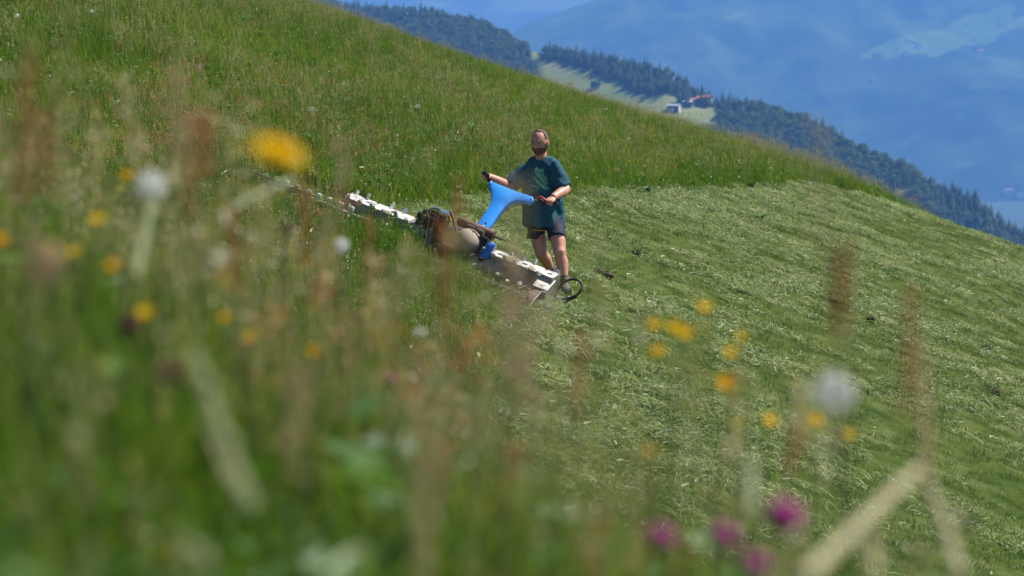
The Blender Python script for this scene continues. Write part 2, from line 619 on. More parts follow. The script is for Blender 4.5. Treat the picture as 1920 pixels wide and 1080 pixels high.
# ------------------------------------------------------------------ instanced stuff (grass, hay, forest)
def stuff(name, pts, rots, scales, picks, protos, label=None, cat=None):
    """one object: a cloud of points that carries copies of the prototype meshes"""
    me = bpy.data.meshes.new(name)
    n = len(pts)
    me.vertices.add(n)
    me.vertices.foreach_set("co", np.asarray(pts, np.float32).ravel())
    me.attributes.new("rot", 'FLOAT_VECTOR', 'POINT').data.foreach_set("vector", np.asarray(rots, np.float32).ravel())
    me.attributes.new("scl", 'FLOAT_VECTOR', 'POINT').data.foreach_set("vector", np.asarray(scales, np.float32).ravel())
    me.attributes.new("pick", 'INT', 'POINT').data.foreach_set("value", np.asarray(picks, np.int32))
    ob = link(name, me, kind='stuff')
    if label:
        ob["label"] = label
    if cat:
        ob["category"] = cat
    ng = bpy.data.node_groups.new(name + "_nodes", 'GeometryNodeTree')
    ng.interface.new_socket("Geometry", in_out='INPUT', socket_type='NodeSocketGeometry')
    ng.interface.new_socket("Geometry", in_out='OUTPUT', socket_type='NodeSocketGeometry')
    gi = ng.nodes.new("NodeGroupInput")
    go = ng.nodes.new("NodeGroupOutput")
    gti = ng.nodes.new("GeometryNodeGeometryToInstance")
    for i, pm in reversed(list(enumerate(protos))):
        po = bpy.data.objects.new(name + "_clump", pm)
        oi = ng.nodes.new("GeometryNodeObjectInfo")
        oi.inputs["Object"].default_value = po
        oi.inputs["As Instance"].default_value = True
        ng.links.new(oi.outputs["Geometry"], gti.inputs[0])
    iop = ng.nodes.new("GeometryNodeInstanceOnPoints")
    ng.links.new(gi.outputs[0], iop.inputs["Points"])

    def attr(nm, t):
        a = ng.nodes.new("GeometryNodeInputNamedAttribute")
        a.data_type = t
        a.inputs["Name"].default_value = nm
        return [o for o in a.outputs if o.enabled and o.name == "Attribute"][0]
    # Object Info with As Instance gives one instance each: join them so that the picked index is the prototype
    join = ng.nodes.new("GeometryNodeJoinGeometry")
    for l in list(ng.links):
        if l.to_node == gti:
            ng.links.new(l.from_socket, join.inputs[0])
    for nd in [gti]:
        ng.nodes.remove(nd)
    ng.links.new(join.outputs[0], iop.inputs["Instance"])
    iop.inputs["Pick Instance"].default_value = True
    ng.links.new(attr("pick", 'INT'), iop.inputs["Instance Index"])
    ng.links.new(attr("rot", 'FLOAT_VECTOR'), iop.inputs["Rotation"])
    ng.links.new(attr("scl", 'FLOAT_VECTOR'), iop.inputs["Scale"])
    ng.links.new(iop.outputs[0], go.inputs[0])
    md = ob.modifiers.new("scatter", 'NODES')
    md.node_group = ng
    return ob


class Tuft:
    def __init__(s):
        s.v, s.f, s.t, s.m = [], [], [], []

    def blade(s, base, az, h, lean, w, tint, seg=4, mat=0, curl=1.6, tipw=.1):
        d = Vector((math.cos(az), math.sin(az), 0))
        side = Vector((-math.sin(az), math.cos(az), 0))
        o = len(s.v)
        for i in range(seg + 1):
            t = i / seg
            p = Vector(base) + d * (lean * h * t ** curl) + Vector((0, 0, h * (t - .25 * lean * t * t)))
            ww = w * (1 - (1 - tipw) * t ** 1.5)
            s.v += [p - side * ww / 2, p + side * ww / 2]
            s.t += [tint, tint]
        for i in range(seg):
            s.f.append((o + 2 * i, o + 2 * i + 1, o + 2 * i + 3, o + 2 * i + 2))
            s.m.append(mat)
        return Vector(base) + d * (lean * h) + Vector((0, 0, h * (1 - .25 * lean)))

    def leaf(s, c, dirv, nrm, l, w, tint, mat=0):
        dirv = Vector(dirv).normalized()
        nrm = Vector(nrm)
        side = dirv.cross(nrm)
        if side.length < 1e-5:
            side = dirv.orthogonal()
        side.normalize()
        nrm = side.cross(dirv)
        c = Vector(c)
        o = len(s.v)
        s.v += [c, c + dirv * l * .35 + side * w / 2 + nrm * w * .12, c + dirv * l * .4 - nrm * .02 * l, c + dirv * l * .35 - side * w / 2 + nrm * w * .12,
                c + dirv * l * .75 + side * w * .32, c + dirv * l * .75 - side * w * .32, c + dirv * l - nrm * l * .08]
        s.t += [tint] * 7
        fs = [(0, 1, 2), (0, 2, 3), (1, 4, 2), (2, 5, 3), (4, 6, 2), (2, 6, 5)]
        s.f += [tuple(i + o for i in f) for f in fs]
        s.m += [mat] * len(fs)

    def mesh(s, name, mats):
        me = mesh_np(name, s.v, s.f, True)
        for mm in mats:
            me.materials.append(mm)
        me.polygons.foreach_set("material_index", s.m)
        me.attributes.new("tint", 'FLOAT', 'POINT').data.foreach_set("value", np.asarray(s.t, np.float32))
        return me


R = random.random
U = random.uniform


def grass_tuft(n, hmin, hmax, rad, w, lean=.5, seg=4):
    t = Tuft()
    for i in range(n):
        a, r = U(0, 6.283), rad * math.sqrt(R())
        t.blade((r * math.cos(a), r * math.sin(a), -.02), U(0, 6.283), U(hmin, hmax), U(.05, lean), U(.6, 1.2) * w, R() ** 1.3, seg)
    return t.mesh('tuft', [M['grass']])


def culm_tuft(n, hmin, hmax, rad, kind):
    t = Tuft()
    for i in range(n):
        a, r = U(0, 6.283), rad * math.sqrt(R())
        h = U(hmin, hmax)
        az = U(0, 6.283)
        base = Vector((r * math.cos(a), r * math.sin(a), -.02))
        tint = R() * .6
        tip = t.blade(base, az, h, U(.05, .3), .0028, tint, 4, 0, tipw=.5)
        hl = U(.05, .10)
        for k in range(12 if kind != 'sorrel' else 18):
            q = U(0, 1)
            c = tip - Vector((0, 0, hl * q)) + Vector((U(-1, 1), U(-1, 1), 0)) * (.010 if kind != 'sorrel' else .013) * (1.1 - .6 * abs(q - .5))
            t.leaf(c, (U(-1, 1), U(-1, 1), U(.2, 1.5)), (U(-1, 1), U(-1, 1), U(-1, 1)), U(.008, .016), U(.004, .008), R(), 1)
        # a few green blades at the foot
        for k in range(2):
            t.blade(base, U(0, 6.283), h * U(.4, .7), U(.2, .7), .005, R(), 3, 2)
    return t.mesh('tuft', [M['culm'], M['sorrel'] if kind == 'sorrel' else M['culm'], M['grass']])


def herb_tuft(n, h, rad):
    t = Tuft()
    for i in range(n):
        a, r = U(0, 6.283), rad * math.sqrt(R())
        z = U(.03, h)
        t.leaf((r * math.cos(a), r * math.sin(a), z), (math.cos(a + U(-1, 1)), math.sin(a + U(-1, 1)), U(-.2, .9)), (U(-.4, .4), U(-.4, .4), 1), U(.04, .08), U(.018, .035), R())
    for i in range(10):
        a, r = U(0, 6.283), rad * math.sqrt(R())
        t.blade((r * math.cos(a), r * math.sin(a), -.02), U(0, 6.283), U(.12, h * 1.2), U(.1, .5), .004, R(), 3, 1)
    return t.mesh('tuft', [M['herb'], M['grass']])


def hay_clump(n, rad, pile, spread, lmin=.04, lmax=.17):
    """blades lying flat, roughly along local x"""
    t = Tuft()
    for i in range(n):
        a, r = U(0, 6.283), rad * math.sqrt(R())
        z = U(.005, pile) * (1 - .6 * r / rad)
        az = random.gauss(0, spread) + (math.pi if R() < .5 else 0)
        l, w = U(lmin, lmax), U(.0025, .006)
        d = Vector((math.cos(az), math.sin(az), 0))
        side = Vector((-math.sin(az), math.cos(az), U(-.7, .7))).normalized()
        c = Vector((r * math.cos(a), r * math.sin(a), z))
        o = len(t.v)
        tint = R()
        rise = U(-.02, .05)
        cv = U(-1, 1)
        for k in range(4):
            q = k / 3
            p = c + d * l * (q - .5) + side * .012 * math.sin(q * 3.1) * cv + Vector((0, 0, rise * (q - .3) + .012 * math.sin(q * 3.14)))
            ww = w * (1 - .7 * abs(q - .4))
            t.v += [p - side * ww / 2, p + side * ww / 2]
            t.t += [tint] * 2
        for k in range(3):
            t.f.append((o + 2 * k, o + 2 * k + 1, o + 2 * k + 3, o + 2 * k + 2))
            t.m.append(0)
    for i in range(n // 9):
        a, r = U(0, 6.283), rad * math.sqrt(R())
        t.leaf((r * math.cos(a), r * math.sin(a), U(.01, pile + .02)), (U(-1, 1), U(-1, 1), U(-.3, .5)), (U(-.8, .8), U(-.8, .8), 1), U(.03, .075), U(.012, .03), R(), 1 if R() < .6 else 0)
    return t.mesh('hay', [M['hay'], M['herb']])


def stub_tuft(n, rad, h=.05):
    t = Tuft()
    for i in range(n):
        a, r = U(0, 6.283), rad * math.sqrt(R())
        t.blade((r * math.cos(a), r * math.sin(a), -.01), U(0, 6.283), U(.02, h), U(.1, 1.0), U(.003, .007), R(), 2)
    return t.mesh('stubble', [M['stubble']])


def scatter(n, xr, yr, fn):
    x = rng.uniform(*xr, n)
    y = rng.uniform(*yr, n)
    k = fn(x, y)
    return x[k], y[k]


def in_view(x, y, m=.5, ahead=.9):
    return (np.abs(x) < .228 * y + m) & (y > ahead)


# standing meadow
protos = [grass_tuft(34, .14, .36, .11, .0058, 1.0), grass_tuft(26, .20, .42, .11, .005, .7), grass_tuft(26, .10, .30, .10, .0075, 1.3),
          herb_tuft(26, .22, .11), culm_tuft(7, .32, .50, .11, 'pale'), culm_tuft(6, .30, .52, .10, 'sorrel')]


def meadow_points(n, yr, weights):
    w = .228 * yr[1] + 1.0
    x, y = scatter(n, (-w, w), yr, lambda x, y: in_view(x, y, .6) & (x < edge_x(y) + .12 * rng.standard_normal(len(x)) * sstep(3, 10, y)))
    return x, y


parts_xy = [meadow_points(5200, (.95, 4.0), 0), meadow_points(9000, (4.0, 10.0), 0), meadow_points(22000, (10.0, 26.0), 0), meadow_points(135000, (24.0, 66.0), 0)]
X = np.concatenate([p[0] for p in parts_xy])
Y = np.concatenate([p[1] for p in parts_xy])
# keep the strip just ahead of the mower shorter so the machine shows, as in the photograph
PSI = math.atan2(9.33, 24.9)
hx, hy = -math.sin(PSI), -math.cos(PSI)
ahead = (X - (-.57)) * hx + (Y - 23.55) * hy
along = (X - (-.57)) * math.cos(PSI) - (Y - 23.55) * math.sin(PSI)
under = (ahead > -1.2) & (ahead < .22) & (along > -2.5) & (along < 1.3)
clumpy = fbm(X + 11, Y * .7, .8, 3)
keep = ~under & (rng.random(len(X)) < .35 + 1.1 * sstep(.36, .56, clumpy) + .2 * (Y < 12))
Z = ground(X, Y)
n = len(X)
patchy = fbm(X, Y, 3.0, 3)
redness = sstep(.45, .6, fbm(X + 50, Y, 4.0, 3)) * sstep(36, 20, Y) * sstep(2.0, -3, X)
r = rng.random(n)
pick = np.where(r < .42, 0, np.where(r < .66, 1, np.where(r < .86, 2, 3)))
r2 = rng.random(n)
pick = np.where(r2 < .05 + .09 * (patchy > .5), 4, pick)
pick = np.where((r2 > 1 - .004 - .10 * redness), 5, pick)
sc = rng.uniform(.65, 1.25, n) * (.72 + .36 * patchy + .36 * clumpy)
front = (ahead > -2) & (ahead < 4.0) & (along > -3.2) & (along < 1.6)
sc = np.where(front, sc * np.where(along < -.25, 1.05, .62), sc)
lowf = np.interp(Y, [24, 30, 45, 52, 60], [1., 1.0, .85, .7, .5])
sc = np.where((Y > 24) & (Y < 80), sc * (lowf + (1.02 - lowf) * sstep(1.5, 5.0, X)), sc)
pts = np.stack([X, Y, Z], 1)[keep]
rots = np.stack([rng.normal(0, .12, n), rng.normal(.06, .12, n), rng.uniform(0, 6.283, n)], 1)[keep]
scl = np.stack([sc, sc, sc * rng.uniform(.85, 1.15, n)], 1)[keep]
stuff('meadow_grass', pts, rots, scl, pick[keep], protos, "tall standing green meadow grass not yet mown on the slope", "grass")

# mown ground: stubble and cut hay lying in swaths
protos = [stub_tuft(34, .12), stub_tuft(26, .11, .08)]
x, y = scatter(95000, (-16, 17), (6, 68), lambda x, y: in_view(x, y, .5) & (x > edge_x(y) - .1) & (rng.random(len(x)) < np.interp(y, [6, 30, 68], [1, .8, .45])))
n = len(x)
sc = rng.uniform(.7, 1.3, n)
stuff('grass_stubble', np.stack([x, y, ground(x, y)], 1), np.stack([rng.normal(0, .1, n), rng.normal(0, .1, n), rng.uniform(0, 6.28, n)], 1),
      np.stack([sc, sc, sc], 1), rng.integers(0, 2, n), protos, "short green stubble of the mown part of the slope", "grass")

protos = [hay_clump(44, .20, .04, .5), hay_clump(44, .17, .06, .9), hay_clump(36, .22, .03, .4), hay_clump(48, .16, .07, 1.2)]
x, y = scatter(150000, (-16, 17), (6, 68), lambda x, y: in_view(x, y, .5) & (x > edge_x(y) + .0))
across = x * math.cos(PSI) - y * math.sin(PSI)
alongh = x * math.sin(PSI) + y * math.cos(PSI)
sw = .5 + .5 * np.sin(across * 2 * math.pi / 2.6 + 9 * (fbm(x, y, 5, 2) - .5))
dens = .12 + .75 * sw * sstep(.35, .62, fbm(across * 1.0, alongh * .3, 1.6, 3)) + .6 * sstep(.45, .62, fbm(x + 9, y, 3.0, 3))
dens *= np.interp(y, [6, 25, 45, 68], [1.1, 1, .8, .55]) * (1 - .72 * sstep(.5, 5.0, x) * sstep(36, 20, y)) * (1 + .05 * sstep(23, 28, y)) * (1 - .75 * sstep(.50, .62, fbm(x + 200, y, 2.4, 3)))
dens *= 1 - .6 * sstep(.0, -1.2, x) * sstep(30, 26, y)
k = rng.random(len(x)) < dens * .74
x, y = x[k], y[k]
n = len(x)
sc = rng.uniform(.7, 1.25, n)
slope_y = math.atan(A_)
az = rng.normal(math.pi / 2 - PSI, .7, n) + 1.6 * (fbm(x, y, 2.2, 2) - .5) + rng.choice([0, math.pi], n)
# lay the clumps on the slope: rotate by azimuth first, then tilt to the hillside
from mathutils import Euler
tilt = Vector((A_, -B_, 1)).normalized()
q0 = Vector((0, 0, 1)).rotation_difference(tilt).to_matrix()
rots = np.array([(q0 @ Matrix.Rotation(a_, 3, 'Z')).to_euler() for a_ in az])
stuff('cut_hay', np.stack([x, y, ground(x, y) + .008], 1), rots, np.stack([sc, sc, sc], 1), rng.integers(0, 4, n), protos,
      "pale cut grass lying in swaths on the mown slope", "hay")


# forest on the spur
def conifer(h, r):
    t = Tuft()
    t.v += [Vector((.25 * math.cos(k * 1.257), .25 * math.sin(k * 1.257), 0)) for k in range(5)] + [Vector((0, 0, h * .9))]
    t.t += [.5] * 6
    for k in range(5):
        t.f.append((k, (k + 1) % 5, 5))
        t.m.append(1)
    lv = 11
    for i in range(lv):
        q = i / (lv - 1)
        z = h * (.10 + .88 * q)
        rr = r * (1 - q) ** .85 + .15
        nb = 9 if i < 7 else 6
        for k in range(nb):
            a = 6.283 * (k + R()) / nb
            l = rr * U(.7, 1.15)
            d = Vector((math.cos(a), math.sin(a), U(-.55, -.2)))
            s = Vector((-math.sin(a), math.cos(a), 0))
            c = Vector((0, 0, z + U(-.3, .3)))
            o = len(t.v)
            t.v += [c, c + d * l * .6 + s * l * .32, c + d * l, c + d * l * .6 - s * l * .32, c + d * l * .55 + Vector((0, 0, h * .05))]
            t.t += [U(.1, 1)] * 5
            t.f += [(o, o + 1, o + 4), (o + 1, o + 2, o + 4), (o + 2, o + 3, o + 4), (o + 3, o, o + 4)]
            t.m += [0] * 4
    return t.mesh('conifer', [M['conifer'], M['bark']])


def broadleaf(h, r):
    t = Tuft()
    t.v += [Vector((.3 * math.cos(k * 1.257), .3 * math.sin(k * 1.257), 0)) for k in range(5)] + [Vector((0, 0, h * .7))]
    t.t += [.5] * 6
    for k in range(5):
        t.f.append((k, (k + 1) % 5, 5))
        t.m.append(1)
    blobs = [(Vector((U(-1, 1) * r * .5, U(-1, 1) * r * .5, h * U(.4, .85))), r * U(.4, .65)) for _ in range(9)]
    for c, br in blobs:
        for k in range(34):
            d = Vector((random.gauss(0, 1), random.gauss(0, 1), random.gauss(.2, 1))).normalized()
            t.leaf(c + d * br * U(.7, 1.05), (U(-1, 1), U(-1, 1), U(-.6, .6)), d, U(.8, 1.5), U(.8, 1.3), U(0, 1), 0)
    return t.mesh('broadleaf', [M['broadleaf'], M['bark']])


protos = [conifer(18, 4.0), conifer(21, 4.0), conifer(14, 3.8), broadleaf(14, 5.0), broadleaf(11, 4.4), broadleaf(17, 4.6)]
x = rng.uniform(-400, 640, 95000)
y = rng.uniform(1300, 2420, 95000)
z = ridge_z(x, y)
yc = np.interp(x, cx_, cy_)
px, py = project(x, y, z)
pxm = np.where(px < 0, 0, px)
sky_y = np.interp(px, [607, 1120, 1629, 1919], [3, 180, 355, 447])
ok = (px > 560) & (px < 2000) & (py < sky_y + 70) & (y < yc + 60) & (~clear_mask(x, y, z)) & (~clear_mask(x, y, z + 7)) & (~(clear_mask(x, y, z + 14) & (rng.random(len(x)) < .7))) & (z > -300)
x, y, z = x[ok], y[ok], z[ok]
dec = fbm(x + 60, y, 90, 3)
n = len(x)
pick = np.where(dec + .22 * rng.standard_normal(n) * .5 > .44, rng.integers(3, 6, n), rng.integers(0, 3, n))
sc = rng.uniform(.4, .85, n)
stuff('forest', np.stack([x, y, z - .3], 1), np.stack([np.zeros(n), np.zeros(n), rng.uniform(0, 6.28, n)], 1), np.stack([sc * 1.2, sc * 1.2, sc * .78], 1), pick, protos,
      "dense dark conifer forest covering the hazy ridge across the valley", "forest")
# ------------------------------------------------------------------ motor mower
def ground_hit(px, py, fn=gz, d0=8.0, d1=90.0, step=.25):
    D = d0
    while D < d1:
        p = P(px, py, D)
        if p.z < fn(p.x, p.y):
            return p
        D += step
    return P(px, py, d1)


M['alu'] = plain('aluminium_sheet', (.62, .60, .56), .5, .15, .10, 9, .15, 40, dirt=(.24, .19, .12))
M['alu_dark'] = plain('dirty_shaded_aluminium', (.30, .26, .20), .55, .4, .25, 9, .2, 40, dirt=(.14, .11, .07))  # dirt on the metal parts, painted shade on the rollers' front facets
M['steel'] = plain('worn_steel', (.45, .43, .40), .35, .9, .15, 14)
M['black_plastic'] = plain('black_plastic', (.018, .018, .016), .42, 0, .3, 10)
M['olive_black'] = plain('dusty_black_cover', (.030, .030, .018), .6, 0, .35, 8, .1)
M['chrome'] = plain('bright_metal_band', (.70, .68, .62), .18, 1.0, .08, 20)
M['blue'] = plain('blue_lacquer', (.035, .29, .82), .35, 0, .06, 5, dirt=None)
M['blue_dark'] = plain('blue_bracket_lacquer', (.03, .20, .72), .35, 0, .1, 8)
M['muffler'] = plain('heat_browned_muffler', (.19, .105, .065), .45, .45, .25, 10, dirt=(.10, .055, .035))
M['beige'] = plain('dusty_beige_cover', (.30, .235, .17), .7, 0, .14, 14, .1, dirt=(.34, .25, .17))
M['brown'] = plain('brown_guard', (.12, .065, .045), .5, .1, .25, 12)
M['yellow_cap'] = plain('yellow_cap', (.62, .36, .02), .5)
M['rubber'] = plain('black_rubber', (.016, .016, .015), .55, 0, .2, 20)
M['red'] = plain('red_lever', (.50, .06, .07), .4)
M['skid'] = plain('earth_brown_skid_metal', (.20, .14, .10), .55, .3, .3, 10, dirt=(.10, .065, .04))

O = Vector((-.60, 23.60, 0))
O.z = float(base_ground(O.x, O.y)) - .05
ex = Vector((math.cos(PSI), -math.sin(PSI), 0))
ex.z = -A_ * ex.x + B_ * ex.y
ex.normalize()
nn = Vector((A_, -B_, 1)).normalized()
ey = nn.cross(ex).normalized()
rotm = Matrix((ex, ey, nn)).transposed()
mower = empty('motor_mower', O, 'blue handled motor mower with wide spiked aluminium rollers pushed by the man', 'motor mower', rot=rotm.to_euler())


def L(x, y, z):
    return O + ex * x + ey * y + nn * z


def PL(px, py, yl):
    r = P(px, py, 1.0)
    return r * (((O + ey * yl).dot(ey)) / r.dot(ey))


AX = (ex, ey, nn)


def drum(x0, x1, R0, ncell, name, mat):
    """six-sided sheet drum, every facet a strip of cells with a round hole punched through"""
    w = MB()
    fmat = []
    cell = (x1 - x0) / ncell
    cen = L(0, 0, R0 * .98)
    ring = [(math.radians(60 * k + 12)) for k in range(6)]
    for k in range(6):
        a0, a1 = ring[k], ring[(k + 1) % 6]
        p0 = ey * math.cos(a0) * R0 + nn * math.sin(a0) * R0
        p1 = ey * math.cos(a1) * R0 + nn * math.sin(a1) * R0
        side = p1 - p0
        nrm = (p0 + p1).normalized()
        for c in range(ncell):
            xa, xb = x0 + c * cell, x0 + (c + 1) * cell
            corners = []
            m = 16
            hole, outer, inner = [], [], []
            cc = cen + ex * (xa + xb) / 2 + (p0 + p1) / 2
            hr = .024 if (c + k) % 2 == 0 else .006
            for i in range(m):
                a = 2 * math.pi * (i + .5) / m
                ca, sa = math.cos(a), math.sin(a)
                s = 1 / max(abs(ca), abs(sa))
                outer.append(cc + ex * ca * s * cell / 2 + side * sa * s / 2)
                h = cc + ex * ca * hr * 1.35 + side.normalized() * sa * hr
                hole.append(h)
                inner.append(h - nrm * .018)
            vs = outer + hole + inner
            fs = []
            for i in range(m):
                j = (i + 1) % m
                fs.append((i, j, m + j, m + i))
                fs.append((m + i, m + j, 2 * m + j, 2 * m + i))
            w.add(vs, fs)
            fmat += [1 if nrm.dot(ey) < -.5 or R() < (.22 if x0 > 0 else .42) else 0] * len(fs)  # front facets darkened as painted shade, other cells dirty at random
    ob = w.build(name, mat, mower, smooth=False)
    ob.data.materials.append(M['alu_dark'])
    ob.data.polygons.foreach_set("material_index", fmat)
    return ob


RO = .18
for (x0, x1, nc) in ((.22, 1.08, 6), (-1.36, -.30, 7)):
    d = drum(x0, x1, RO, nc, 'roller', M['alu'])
    # end flanges
    for xe, s in ((x0, -1), (x1, 1)):
        w = MB()
        c = L(xe + s * .006, 0, RO * .98)
        w.tube([c - ex * .005, c + ex * .005], [RO * 1.04, RO * 1.04], n=6, ref=ey * math.cos(math.radians(12)) + nn * math.sin(math.radians(12)))
        w.build('end_flange', M['alu_dark'], d, smooth=False)
# square studs along the edges of the rollers: one mesh, copied
stud_me = None
for (x0, x1, nr) in ((.26, 1.05, 7), (-1.33, -.33, 8)):
    for i in range(nr):
        xx = x0 + (x1 - x0) * i / (nr - 1)
        for k in range(6):
            a = math.radians(60 * k + 12 + (4 if i % 2 else -4))
            up = (ey * math.cos(a) + nn * math.sin(a)).normalized()
            if stud_me is None:
                w = MB()
                w.box((0, 0, .022), (.034, .030, .062))
                w.box((0, 0, .055), (.024, .020, .016))
                stud_me = mesh_np('spike', w.v, w.f, False)
                stud_me.materials.append(M['alu'])
            if R() < .22:
                continue
            ob = bpy.data.objects.new('spike', stud_me)
            COL.objects.link(ob)
            ob.parent = mower
            mx = Matrix((ex, up.cross(ex), up)).transposed().to_4x4()
            mx.translation = L(xx, 0, RO * .98) + up * (RO - .008)
            ob.matrix_local = world_inv(mower) @ mx @ Euler((U(-.25, .25), U(-.25, .25), U(-.6, .6))).to_matrix().to_4x4() @ Matrix.Diagonal((U(.8, 1.3), U(.8, 1.3), U(.6, 1.25), 1))
# axle and gearbox between the rollers
w = MB()
w.tube([L(-.34, 0, RO), L(.28, 0, RO)], [.05, .05], n=12)
w.build('axle', M['steel'], mower)
w = MB()
w.box(L(-.03, .0, .20), (.26, .34, .24), AX)
w.box(L(-.03, -.25, .20), (.18, .30, .14), AX)
w.build('gearbox', M['olive_black'], mower, bevel=.02)

# cutter bar ahead of the rollers, with fingers
w = MB()
w.box(L(-.55, -.52, .10), (3.75, .09, .035), AX)
bar = w.build('cutter_bar', M['steel'], mower, bevel=.006)
w = MB()
w.box(L(-1.62, -.44, .20), (1.45, .10, .05), AX)
w.box(L(-1.95, -.43, .242), (.80, .05, .035), AX)
w.build('bar_beam', M['alu_dark'], mower, bevel=.006)
fin_me = None
for i in range(48):
    xx = -2.40 + 3.68 * i / 47
    if fin_me is None:
        w = MB()
        w.add([(-.016, 0, -.012), (.016, 0, -.012), (.016, 0, .014), (-.016, 0, .014), (-.004, -.12, -.002), (.004, -.12, -.002), (.004, -.12, .004), (-.004, -.12, .004)],
              [(0, 1, 2, 3), (4, 7, 6, 5), (0, 4, 5, 1), (1, 5, 6, 2), (2, 6, 7, 3), (3, 7, 4, 0)])
        fin_me = mesh_np('finger', w.v, w.f, False)
        fin_me.materials.append(M['steel'])
    ob = bpy.data.objects.new('finger', fin_me)
    COL.objects.link(ob)
    ob.parent = bar
    mx = rotm.to_4x4()
    mx.translation = L(xx, -.56, .105)
    ob.matrix_local = world_inv(bar) @ mx
for xx in np.arange(-2.30, -1.0, .13):
    w = MB()
    w.box(L(xx, -.43, .265 if xx > -2.0 else .245), (.05, .06, .05), AX)
    w.build('bar_clamp', M['alu'], mower, bevel=.008)
# end shoes that carry the bar
for xx, s in ((1.10, 1), (-2.46, -1)):
    w = MB()
    pts = [L(xx, -.88, .00), L(xx, -.78, .12), L(xx, -.64, .19), L(xx, -.46, .19), L(xx, -.32, .12), L(xx, -.24, .02)]
    for i in range(len(pts) - 1):
        a, b = pts[i], pts[i + 1]
        t = (b - a)
        w.box((a + b) / 2, (.09, t.length * 1.02, .016), (ex, t.normalized(), ex.cross(t.normalized())))
    w.box(L(xx, -.56, .09), (.025, .50, .14), AX)
    sh = w.build('end_shoe', M['skid'], mower, bevel=.006)
    w = MB()
    w.tube([L(xx + .06 * s, -.90, .0), L(xx + .06 * s, -.76, .14), L(xx + .05 * s, -.58, .215), L(xx + .05 * s, -.42, .20)], .010, n=8)
    w.build('divider_rod', M['steel'], sh)
    w = MB()
    w.tube([L(xx - .12 * s, -.80, .0), L(xx - .12 * s, -.80, .20), L(xx - .07 * s, -.74, .24), L(xx - .03 * s, -.68, .20)], .007, n=8)
    w.build('guide_wire', M['steel'], sh)
# hydraulic hose loop at the roller end
w = MB()
hp = [PL(1032, 583, -.16), PL(1039, 564, -.12), PL(1045, 547, -.06), PL(1054, 532, -.02), PL(1068, 524.5, .0), PL(1083, 525, .0), PL(1091, 533, -.0), PL(1089, 545, -.04), PL(1080, 554, -.06), PL(1068, 559, -.07), PL(1054, 561, -.09), PL(1045, 560, -.12)]
def smooth_path(ps, k=6):
    o = []
    n = len(ps)
    for i in range(n - 1):
        a, b, c, d = ps[max(i - 1, 0)], ps[i], ps[i + 1], ps[min(i + 2, n - 1)]
        for j in range(k):
            t = j / k
            o.append(.5 * ((2 * b) + (c - a) * t + (2 * a - 5 * b + 4 * c - d) * t * t + (3 * b - a - 3 * c + d) * t ** 3))
    o.append(ps[-1])
    return o
w.tube(smooth_path(hp), .013, n=10)
hp = [PL(1082, 556, -.02), PL(1066, 563, -.05), PL(1056, 571, -.10), PL(1049, 582, -.16), PL(1045, 594, -.22), PL(1041, 606, -.28)]
w.tube(smooth_path(hp), .012, n=10)
hose = w.build('hydraulic_hose', M['rubber'], mower)
w = MB()
w.tube([PL(1052, 560, -.10), PL(1043, 559, -.12)], .019, n=8)
w.build('hose_fitting', M['steel'], hose)
w = MB()
w.tube([PL(1034, 579, -.16), PL(1030, 588, -.18)], .019, n=8)
w.build('hose_fitting', M['steel'], hose)

# end plate of the right roller
w = MB()
w.box(L(1.02, -.15, .235), (.17, .20, .012), (ex, (ey * .86 + nn * .5).normalized(), (nn * .86 - ey * .5).normalized()))
w.build('guard_plate', M['alu'], mower, smooth=False)

# engine with its covers
yE = -.02
w = MB()
w.box(PL(862, 452, yE), (.34, .30, .22), AX)
for i in range(6):
    w.box(PL(862, 440 + i * 5, yE - .0), (.36, .32, .010), AX)
eng = w.build('engine', M['black_plastic'], mower, bevel=.006)
w = MB()
c = PL(811, 416, yE)
w.box(c, (.30, .26, .22), AX)
w.box(c + nn * .02 - ex * .02, (.26, .30, .16), AX)
cover = w.build('air_filter_cover', M['olive_black'], mower, bevel=.045)
w = MB()
w.box(PL(826, 396, yE), (.20, .14, .030), AX)
w.box(PL(834, 402, yE - .05), (.12, .10, .030), AX)
w.build('bright_band', M['chrome'], cover, bevel=.010)
w = MB()
w.tube(smooth_path([PL(800, 398, yE - .06), PL(806, 392, yE - .06), PL(816, 390, yE - .05), PL(826, 393, yE - .04)]), .006, n=8)
w.build('carry_wire', M['rubber'], cover)
w = MB()
w.tube([PL(843, 404, yE - .05), PL(844, 414, yE - .06)], [.020, .024], n=12)
w.build('fuel_cap', M['yellow_cap'], cover)
w = MB()
w.tube(smooth_path([PL(846, 400, yE - .10), PL(852, 415, yE - .13), PL(857, 433, yE - .15), PL(864, 450, yE - .16), PL(873, 467, yE - .16), PL(879, 474, yE - .15)]), [(.018, .045)] * 31, n=10, ref=ex)
w.build('belt_guard', M['brown'], mower)
w = MB()
c = PL(881, 447, yE - .14)
cn = (-ey * .62 + nn * .72 + ex * .30).normalized()
cb = cn.cross(ex).normalized()
ca = cb.cross(cn).normalized()
w.ball(c, (.125, .112, .055), (ca, cb, cn), 28, 16)
st = w.build('starter_cover', M['beige'], mower)
w = MB()
w.tube([c - cn * .05, c - cn * .005], [.134, .130], n=28, ref=ca)
w.build('cover_rim', M['alu_dark'], st)
w = MB()
w.tube([PL(859, 413, yE + .02), PL(862, 414.5, yE + .02), PL(925, 442, yE + .02), PL(928, 443, yE + .02)], [.030, .052, .052, .034], n=20)
w.tube([PL(923, 441, yE + .02), PL(926, 442.5, yE + .02)], [.056, .056], n=20)
muf = w.build('muffler', M['muffler'], mower)
w = MB()
w.tube([PL(927, 443, yE + .0), PL(937, 447, yE - .01), PL(949, 451, yE - .02)], [.014, .013, .012], n=10)
w.build('tail_pipe', M['alu_dark'], muf)
w = MB()
